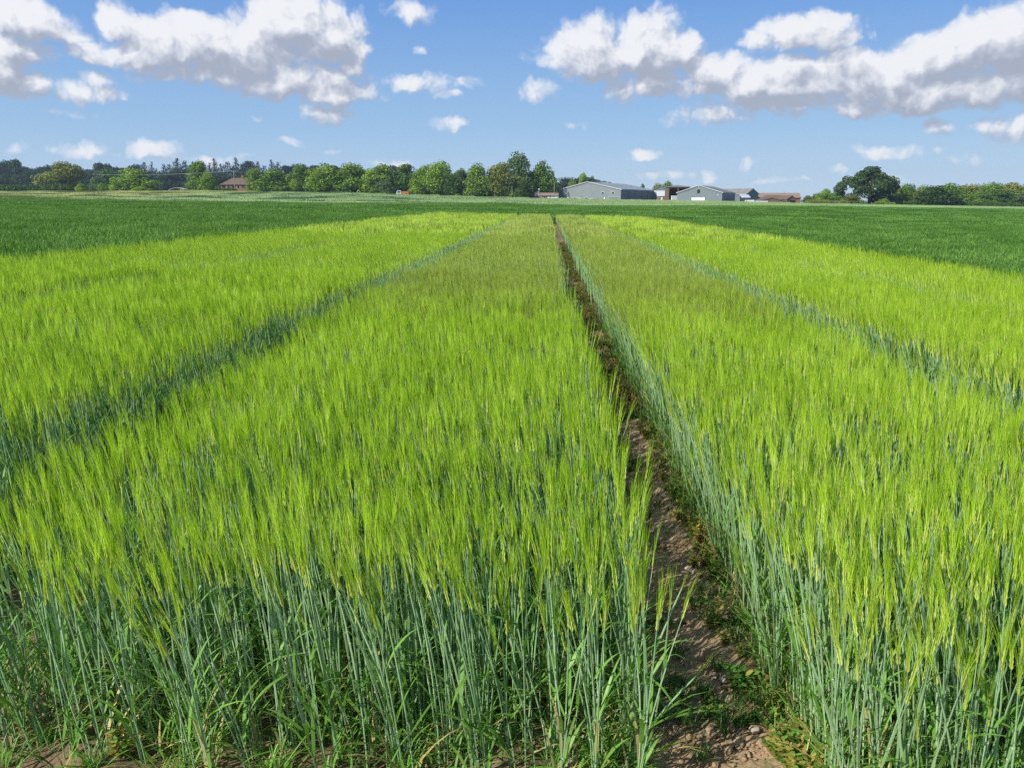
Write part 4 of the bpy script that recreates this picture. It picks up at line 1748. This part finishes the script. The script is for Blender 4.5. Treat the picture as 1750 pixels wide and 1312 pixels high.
l3, w3 = lean_to('brick_lean_to', 'brick lean-to with shiny white sloping roof beside the open barn', 1122, 1137, 415, 343.4, 2.4, 4.6, 3.2, M_BRICK, M_GALV)
panel(l3, 'door', 1.7, 2.6, 0, 2.0, M_WHITE)
panel(l3, 'window', .5, 1.2, .9, 1.7, M_GLASS, frame=M_WHITE)

# 4 tall open-fronted barn
Y4 = 400
x0, x1 = XP(1140, Y4), XP(1176, Y4)
w4 = x1 - x0
o4 = tag(empty('open_barn', (x0, Y4, ZP(344.5, Y4))), 'tall open-fronted brown barn with black interior between the two big sheds', 'barn')
mb = MB()
mb.box(-.05, .35, 0, 12, -1, 7.1)
mb.box(w4 - .35, w4, 0, 12, -1, 7.1)
mb.box(.35, w4 - .35, 11.7, 12, -1, 7.1)
mb.box(w4 * .42, w4 * .42 + .5, .01, .5, -1, 7.0)
mb.build('wall', M_WOOD, o4)
mb = MB()
mb.box(w4 * .66, w4 - .36, .03, .3, 0, 5.6)
mb.build('infill_wall', M_BRICK, o4)
mb = MB()
mb.box(.36, w4 - .36, .1, .4, 6.4, 7.05)
mb.build('lintel', M_WOOD, o4)
mb = MB()
mb.prism_y([(-.4, 7.1), (w4 + .4, 7.1), (w4 + .4, 7.35), (w4 * .35, 8.1), (-.4, 7.35)], -.5, 12.4)
mb.build('roof', M_ROOFD, o4)
for i in range(5):
    mb = MB()
    mb.box(.5 + i * 1.9, .62 + i * 1.9, 6, 6.15, -1, 7)
    mb.build('post', M_WOOD, o4)

# container parked in the opening
Y5 = 385
x0 = XP(1146, Y5)
o5 = tag(empty('container', (x0, Y5, ZP(344.8, Y5))), 'pale blue-white container standing before the open barn', 'container')
mb = MB()
mb.box(0, 3.1, 0, 2.4, .1, 2.9)
mb.build('body', M_WHITE, o5)
mb = MB()
for i in range(9):
    mb.box(.15 + i * .33, .3 + i * .33, -.05, -.003, .25, 2.75)
mb.build('ribs', M_SILVER, o5)

# 5 second grey shed
W2, L2 = 21.0, 38.0
s2 = gable_building('farm_shed', 'second grey metal shed with a white roller door and louvre in its gable', 'shed', 1230, 372, 346.8, W2, L2, 4.9, 8.0, 22, M_CLAD2, M_CLADS, M_ROOFD, ridge_at=.48)
panel(s2, 'roller_door', 6.8, 13.2, 0, 2.7, M_WHITE, slats=9, frame=M_DARK)
panel(s2, 'louvre', 9.4, 10.7, 4.5, 6.2, M_DARK, slats=6)
panel(s2, 'security_lamp', 18.9, 19.3, 3.4, 3.9, M_WHITE, depth=.2)
panel(s2, 'gable_lamp', 9.8, 10.2, 7.1, 7.5, M_WHITE, depth=.2)
for y in (7, 14):
    side_panel(s2, 'downpipe', W2, y, y + .25, 0, 4.6, M_DARK)

# 6 lean-to and third shed behind
l6, w6 = lean_to('green_lean_to', 'dark green lean-to with a pale sloping roof right of the second shed', 1264, 1277, 396, 347, 2.6, 4.0, 5, M_DGREEN, M_GALV)
s3 = gable_building('farm_shed', 'third grey shed partly hidden behind the second one', 'shed', 1290, 418, 347, 9.0, 20, 4.8, 7.3, -35, M_CLAD2, M_CLADS, M_ROOFD)

# 7 brown-tiled barns
bA, wA, _ = hip_building('tiled_barn', 'long low barn with pinkish brown tiled roof on the right of the farmyard', 'barn', 1290, 1361, 420, 348, 3.0, 5.6, 9, M_BRICK, M_TILEP, hipped=False)
bB, wB, _ = hip_building('tiled_barn', 'lower barn with darker brown roof in front of the long one', 'barn', 1292, 1345, 400, 349.5, 1.8, 4.6, 9, M_BRICK, M_TILE, hipped=True)
bC = gable_building('tiled_barn', 'little gabled barn with an open dark cart bay at the right end of the yard', 'barn', 1354, 396, 349.5, 5.5, 8, 2.6, 4.2, -20, M_BRICK, M_WOOD, M_TILE, trim=False)
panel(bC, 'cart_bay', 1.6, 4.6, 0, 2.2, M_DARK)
bD = gable_building('tiled_barn', 'broad low gable of brown tiles facing the field right of the white trailer', 'barn', 1340, 385, 349.8, 15, 6, 1.2, 3.2, 4, M_TILE, M_BRICK, M_TILE, trim=False)

# 8 brown-roofed house on the left
hs, wh, hr = hip_building('house', 'long house with a hipped brown tiled roof among the trees on the left', 'house', 370, 427, 385, 325, 2.7, 6.0, 8.5, M_BRICK, M_TILE, hipped=True)
for i in range(6):
    x = .9 + i * 2.5
    panel(hs, 'window', x, x + 1.3, 1.2, 2.3, M_GLASS, frame=M_WHITE if i % 2 else M_WOOD)
cb = MB()
cb.box(wh * .58, wh * .58 + 1.0, 3.6, 4.6, 5.2, 7.3)
cb.build('chimney', M_BRICK, hr)

# polytunnel-like grey shelter
Y9 = 362
x0 = XP(277, Y9)
o9 = tag(empty('field_shelter', (x0, Y9, H(x0 + 4, Y9) - .1)), 'low grey curved-roof shelter at the field edge in front of the dark wood', 'shelter')
mb = MB()
prof = [(8.2 * i / 10, 1.1 + 1.1 * math.sin(math.pi * i / 10)) for i in range(11)]
prof2 = [(x, z - .14) for x, z in prof]
for i in range(10):
    mb.prism_y([prof2[i], prof2[i + 1], prof[i + 1], prof[i]], 0, 4.5)
mb.build('roof', M_GALV, o9)
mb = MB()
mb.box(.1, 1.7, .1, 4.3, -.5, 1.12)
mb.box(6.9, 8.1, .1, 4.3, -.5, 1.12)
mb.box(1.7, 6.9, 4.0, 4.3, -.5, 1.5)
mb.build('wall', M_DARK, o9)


# ------------------------------------------------------------------ vehicles in the yard
def wheel(parent, x, y, r, wd=.22):
    mb = MB()
    mb.tube([(x, y - wd / 2, r), (x, y + wd / 2, r)], r, 14)
    t = mb.build('wheel', M_RUBBER, parent)
    rb = MB()
    rb.tube([(x, y - wd / 2 - .02, r), (x, y - wd / 2 - .004, r)], r * .55, 10)
    rb.build('rim', M_SILVER, t)


def car(px, Y, paint, label, length=4.3, van=False, rz=0.0, pbase=None):
    x = XP(px, Y)
    z0 = H(x, Y) if pbase is None else ZP(pbase, Y)
    o = tag(empty('parked_car' if not van else 'parked_van', (x, Y, z0), rz), label, 'van' if van else 'car', 'vehicles parked around the farmyard')
    k = length / 4.3
    if van:
        prof = [(-2.4, .35), (2.5, .35), (2.5, .95), (1.9, 1.15), (1.45, 2.05), (-2.35, 2.15), (-2.45, 1.9)]
        glass = [(1.25, 1.2), (1.80, 1.2), (1.40, 1.85), (1.25, 1.85)]
    else:
        prof = [(-2.15, .35), (2.15, .35), (2.15, .75), (1.2, .95), (.55, 1.42), (-1.1, 1.46), (-1.75, 1.0), (-2.15, .92)]
        glass = [(-1.45, 1.0), (1.0, 1.0), (.48, 1.36), (-1.05, 1.38)]
    mb = MB()
    mb.prism_y([(a * k, b) for a, b in prof], -.85, .85)
    mb.build('body', paint, o)
    gb = MB()
    gb.prism_y([(a * k, b) for a, b in glass], -.87, .87)
    gb.build('window', M_GLASS, o)
    for xx in (-1.4 * k, 1.4 * k):
        for yy in (-.78, .78):
            wheel(o, xx, yy, .33)
    for yy in (-.6, .6):
        hb = MB()
        hb.box(prof[1][0] * k + .003, prof[1][0] * k + .05, yy - .15, yy + .15, .55, .7)
        hb.build('headlight', M_WHITE, o)
    return o


car(898, 362, M_SILVER, 'small silver car parked at the foot of the trees left of the bungalow', rz=.15)
car(946, 366, M_WHITE, 'white car parked against the right end of the bungalow', rz=2.9)
car(918, 365, M_GLASS, 'dark car parked at the left end of the bungalow')
car(1275, 380, M_WHITE, 'white van parked left of the long white trailer', van=True, rz=3.14, pbase=349.2)

# long white trailer
x0 = XP(1280, 380)
o = tag(empty('trailer', (x0, 380, ZP(349, 380))), 'long low white flat-sided trailer right of the white van', 'trailer')
mb = MB()
mb.box(0, 7.6, 0, 2.3, .7, 1.6)
mb.build('body', M_WHITE, o)
mb = MB()
mb.box(-1.4, 0, 1.0, 1.2, .6, .75)
mb.build('drawbar', M_METAL, o)
for xx in (2.6, 4.0):
    for yy in (.15, 2.15):
        wheel(o, xx, yy, .42)

# white tanks by the big shed wall
for px_, w_, h_, lab in ((1074, .7, .9, 'small white box standing by the side wall of the largest shed'),
                         (1092, 1.9, 1.1, 'white crate stack beside the side wall of the largest shed'),
                         (1118, 1.2, .9, 'pale bin at the far right corner of the largest shed')):
    xx = XP(px_, 382)
    o = tag(empty('storage_box', (xx, 382, ZP(345.4, 382))), lab, 'storage box')
    mb = MB()
    mb.box(-w_ / 2, w_ / 2, 0, .9, 0, h_)
    mb.build('body', M_WHITE, o)
    mb = MB()
    mb.box(-w_ / 2 - .05, w_ / 2 + .05, -.05, .95, h_ + .004, h_ + .1)
    mb.build('lid', M_SILVER, o)

# orange farm machine among the trees
Ym = 357
x0 = XP(676, Ym)
o = tag(empty('farm_sprayer', (x0, Ym, H(x0 + 4, Ym) - .25)), 'orange self-propelled farm machine half hidden at the foot of the trees', 'farm machine')
mb = MB()
mb.prism_y([(0, .7), (2.1, .7), (2.1, 2.5), (.5, 2.6), (.1, 1.7)], .2, 2.0)
mb.build('cab', M_WHITE, o)
mb = MB()
mb.prism_y([(.35, 1.5), (1.9, 1.5), (1.9, 2.3), (.65, 2.35)], .17, 2.03)
mb.build('window', M_GLASS, o)
mb = MB()
mb.prism_y([(2.2, .7), (5.6, .7), (5.6, 1.7), (4.9, 2.2), (2.6, 2.1), (2.2, 1.7)], .25, 1.95)
mb.build('tank', M_ORANGE, o)
mb = MB()
mb.box(5.7, 9.4, .7, .9, 1.1, 1.25)
mb.box(5.7, 9.4, .7, .9, 1.6, 1.72)
for i in range(7):
    mb.box(5.75 + i * .6, 5.83 + i * .6, .72, .88, 1.25, 1.6)
mb.build('boom', M_DARK, o)
mb = MB()
mb.box(.2, 6.2, .5, 1.7, .5, .69)
mb.build('chassis', M_ORANGE, o)
for xx in (1.1, 4.6):
    for yy in (.1, 2.1):
        wheel(o, xx, yy, .62, .3)


# ------------------------------------------------------------------ poles, masts and wires
def pole(name, label, cat, px, Y, ptop, pbase, r, mat):
    x = XP(px, Y)
    z0 = ZP(pbase, Y)
    h = ZP(ptop, Y) - z0
    o = tag(empty(name, (x, Y, z0)), label, cat)
    mb = MB()
    mb.tube([(0, 0, -.5), (0, 0, h * .5), (0, 0, h)], [r * 1.25, r, r * .75], 8)
    mb.build('pole', mat, o)
    return o, h


p1, h1 = pole('utility_pole', 'wooden utility pole with a crossarm before the brown-roofed house', 'utility pole', 395, 360, 291, 327, .17, M_POLE)
mb = MB()
mb.box(-1.0, 1.0, -.07, .07, h1 - .5, h1 - .32)
mb.build('crossarm', M_POLE, p1)
for x in (-.8, 0, .8):
    mb = MB()
    mb.tube([(x, 0, h1 - .31), (x, 0, h1 - .1)], .07, 6)
    mb.build('insulator', M_WHITE, p1)
pA = p1.location + Vector((0, 0, h1 - .1))
for k, off in enumerate((-.8, .8)):
    for (qx, qy, qz, side) in ((XP(150, 366), 366, ZP(297, 366), 'left'), (XP(432, 362), 362, ZP(296, 362), 'right')):
        a = pA + Vector((off, 0, 0))
        b = Vector((qx + off, qy, qz))
        pts = []
        for i in range(13):
            t = i / 12
            q = a.lerp(b, t)
            q.z -= 4 * t * (1 - t) * (b - a).length * .012
            pts.append(q - a)
        mb = MB()
        mb.tube(pts, .02, 3, cap=False)
        w_ = mb.build('power_line', M_METAL, None, loc=a)
        tag(w_, ('nearer' if k else 'farther') + (' overhead wire running left from the crossarm pole past the dark wood' if side == 'left'
            else ' overhead wire running right from the crossarm pole into the trees'), 'power line', 'overhead wires')

p2, h2 = pole('lamp_post', 'pale lamp post with a small box head in front of the bungalow', 'lamp post', 921, 368, 322, 343, .11, M_METAL)
mb = MB()
mb.box(-.35, .35, -.2, .2, h2 - .55, h2 - .1)
mb.build('lamp_head', M_WHITE, p2)
mb = MB()
mb.box(-.9, -.12, -.05, .05, h2 - 1.6, h2 - 1.4)
mb.build('bracket', M_METAL, p2)
p3, h3 = pole('telegraph_pole', 'plain bare pole between the trees and the left corner of the largest shed', 'pole', 947, 374, 313, 343, .14, M_POLE)
mb = MB()
mb.tube([(0, 0, h3 - .02), (0, 0, h3 + .12)], .16, 8)
mb.build('cap', M_METAL, p3)
p4, h4 = pole('radio_mast', 'very thin radio mast behind the largest shed', 'mast', 1084, 440, 296, 342, .07, M_METAL)
mb = MB()
mb.tube([(-.5, 0, h4 - 2), (.5, 0, h4 - 2)], .04, 5)
mb.build('antenna', M_METAL, p4)
p5, h5 = pole('antenna_pole', 'short thin aerial above the tiled barn roofs', 'aerial', 1333, 425, 328, 347, .06, M_DARK)
mb = MB()
mb.tube([(-.5, 0, h5 - .4), (.5, 0, h5 - .4)], .035, 5)
mb.build('antenna', M_METAL, p5)


# ------------------------------------------------------------------ air
def haze():
    mb = MB()
    mb.box(-1010, 1010, -70, 1110, -16, 45)
    m = bpy.data.materials.new('haze')
    m.use_nodes = True
    t = m.node_tree
    t.nodes.clear()
    out = t.nodes.new('ShaderNodeOutputMaterial')
    v = t.nodes.new('ShaderNodeVolumePrincipled')
    v.inputs['Color'].default_value = (0.62, 0.78, 1.0, 1)
    v.inputs['Density'].default_value = HAZE
    v.inputs['Anisotropy'].default_value = 0.2
    t.links.new(v.outputs[0], out.inputs['Volume'])
    o = mb.build('haze', m)
    o.display_type = 'WIRE'
    tag(o, kind='stuff')
    o['label'] = 'thin blue summer haze over the far wood'
    o['category'] = 'haze'


HAZE = 0.00016
haze()
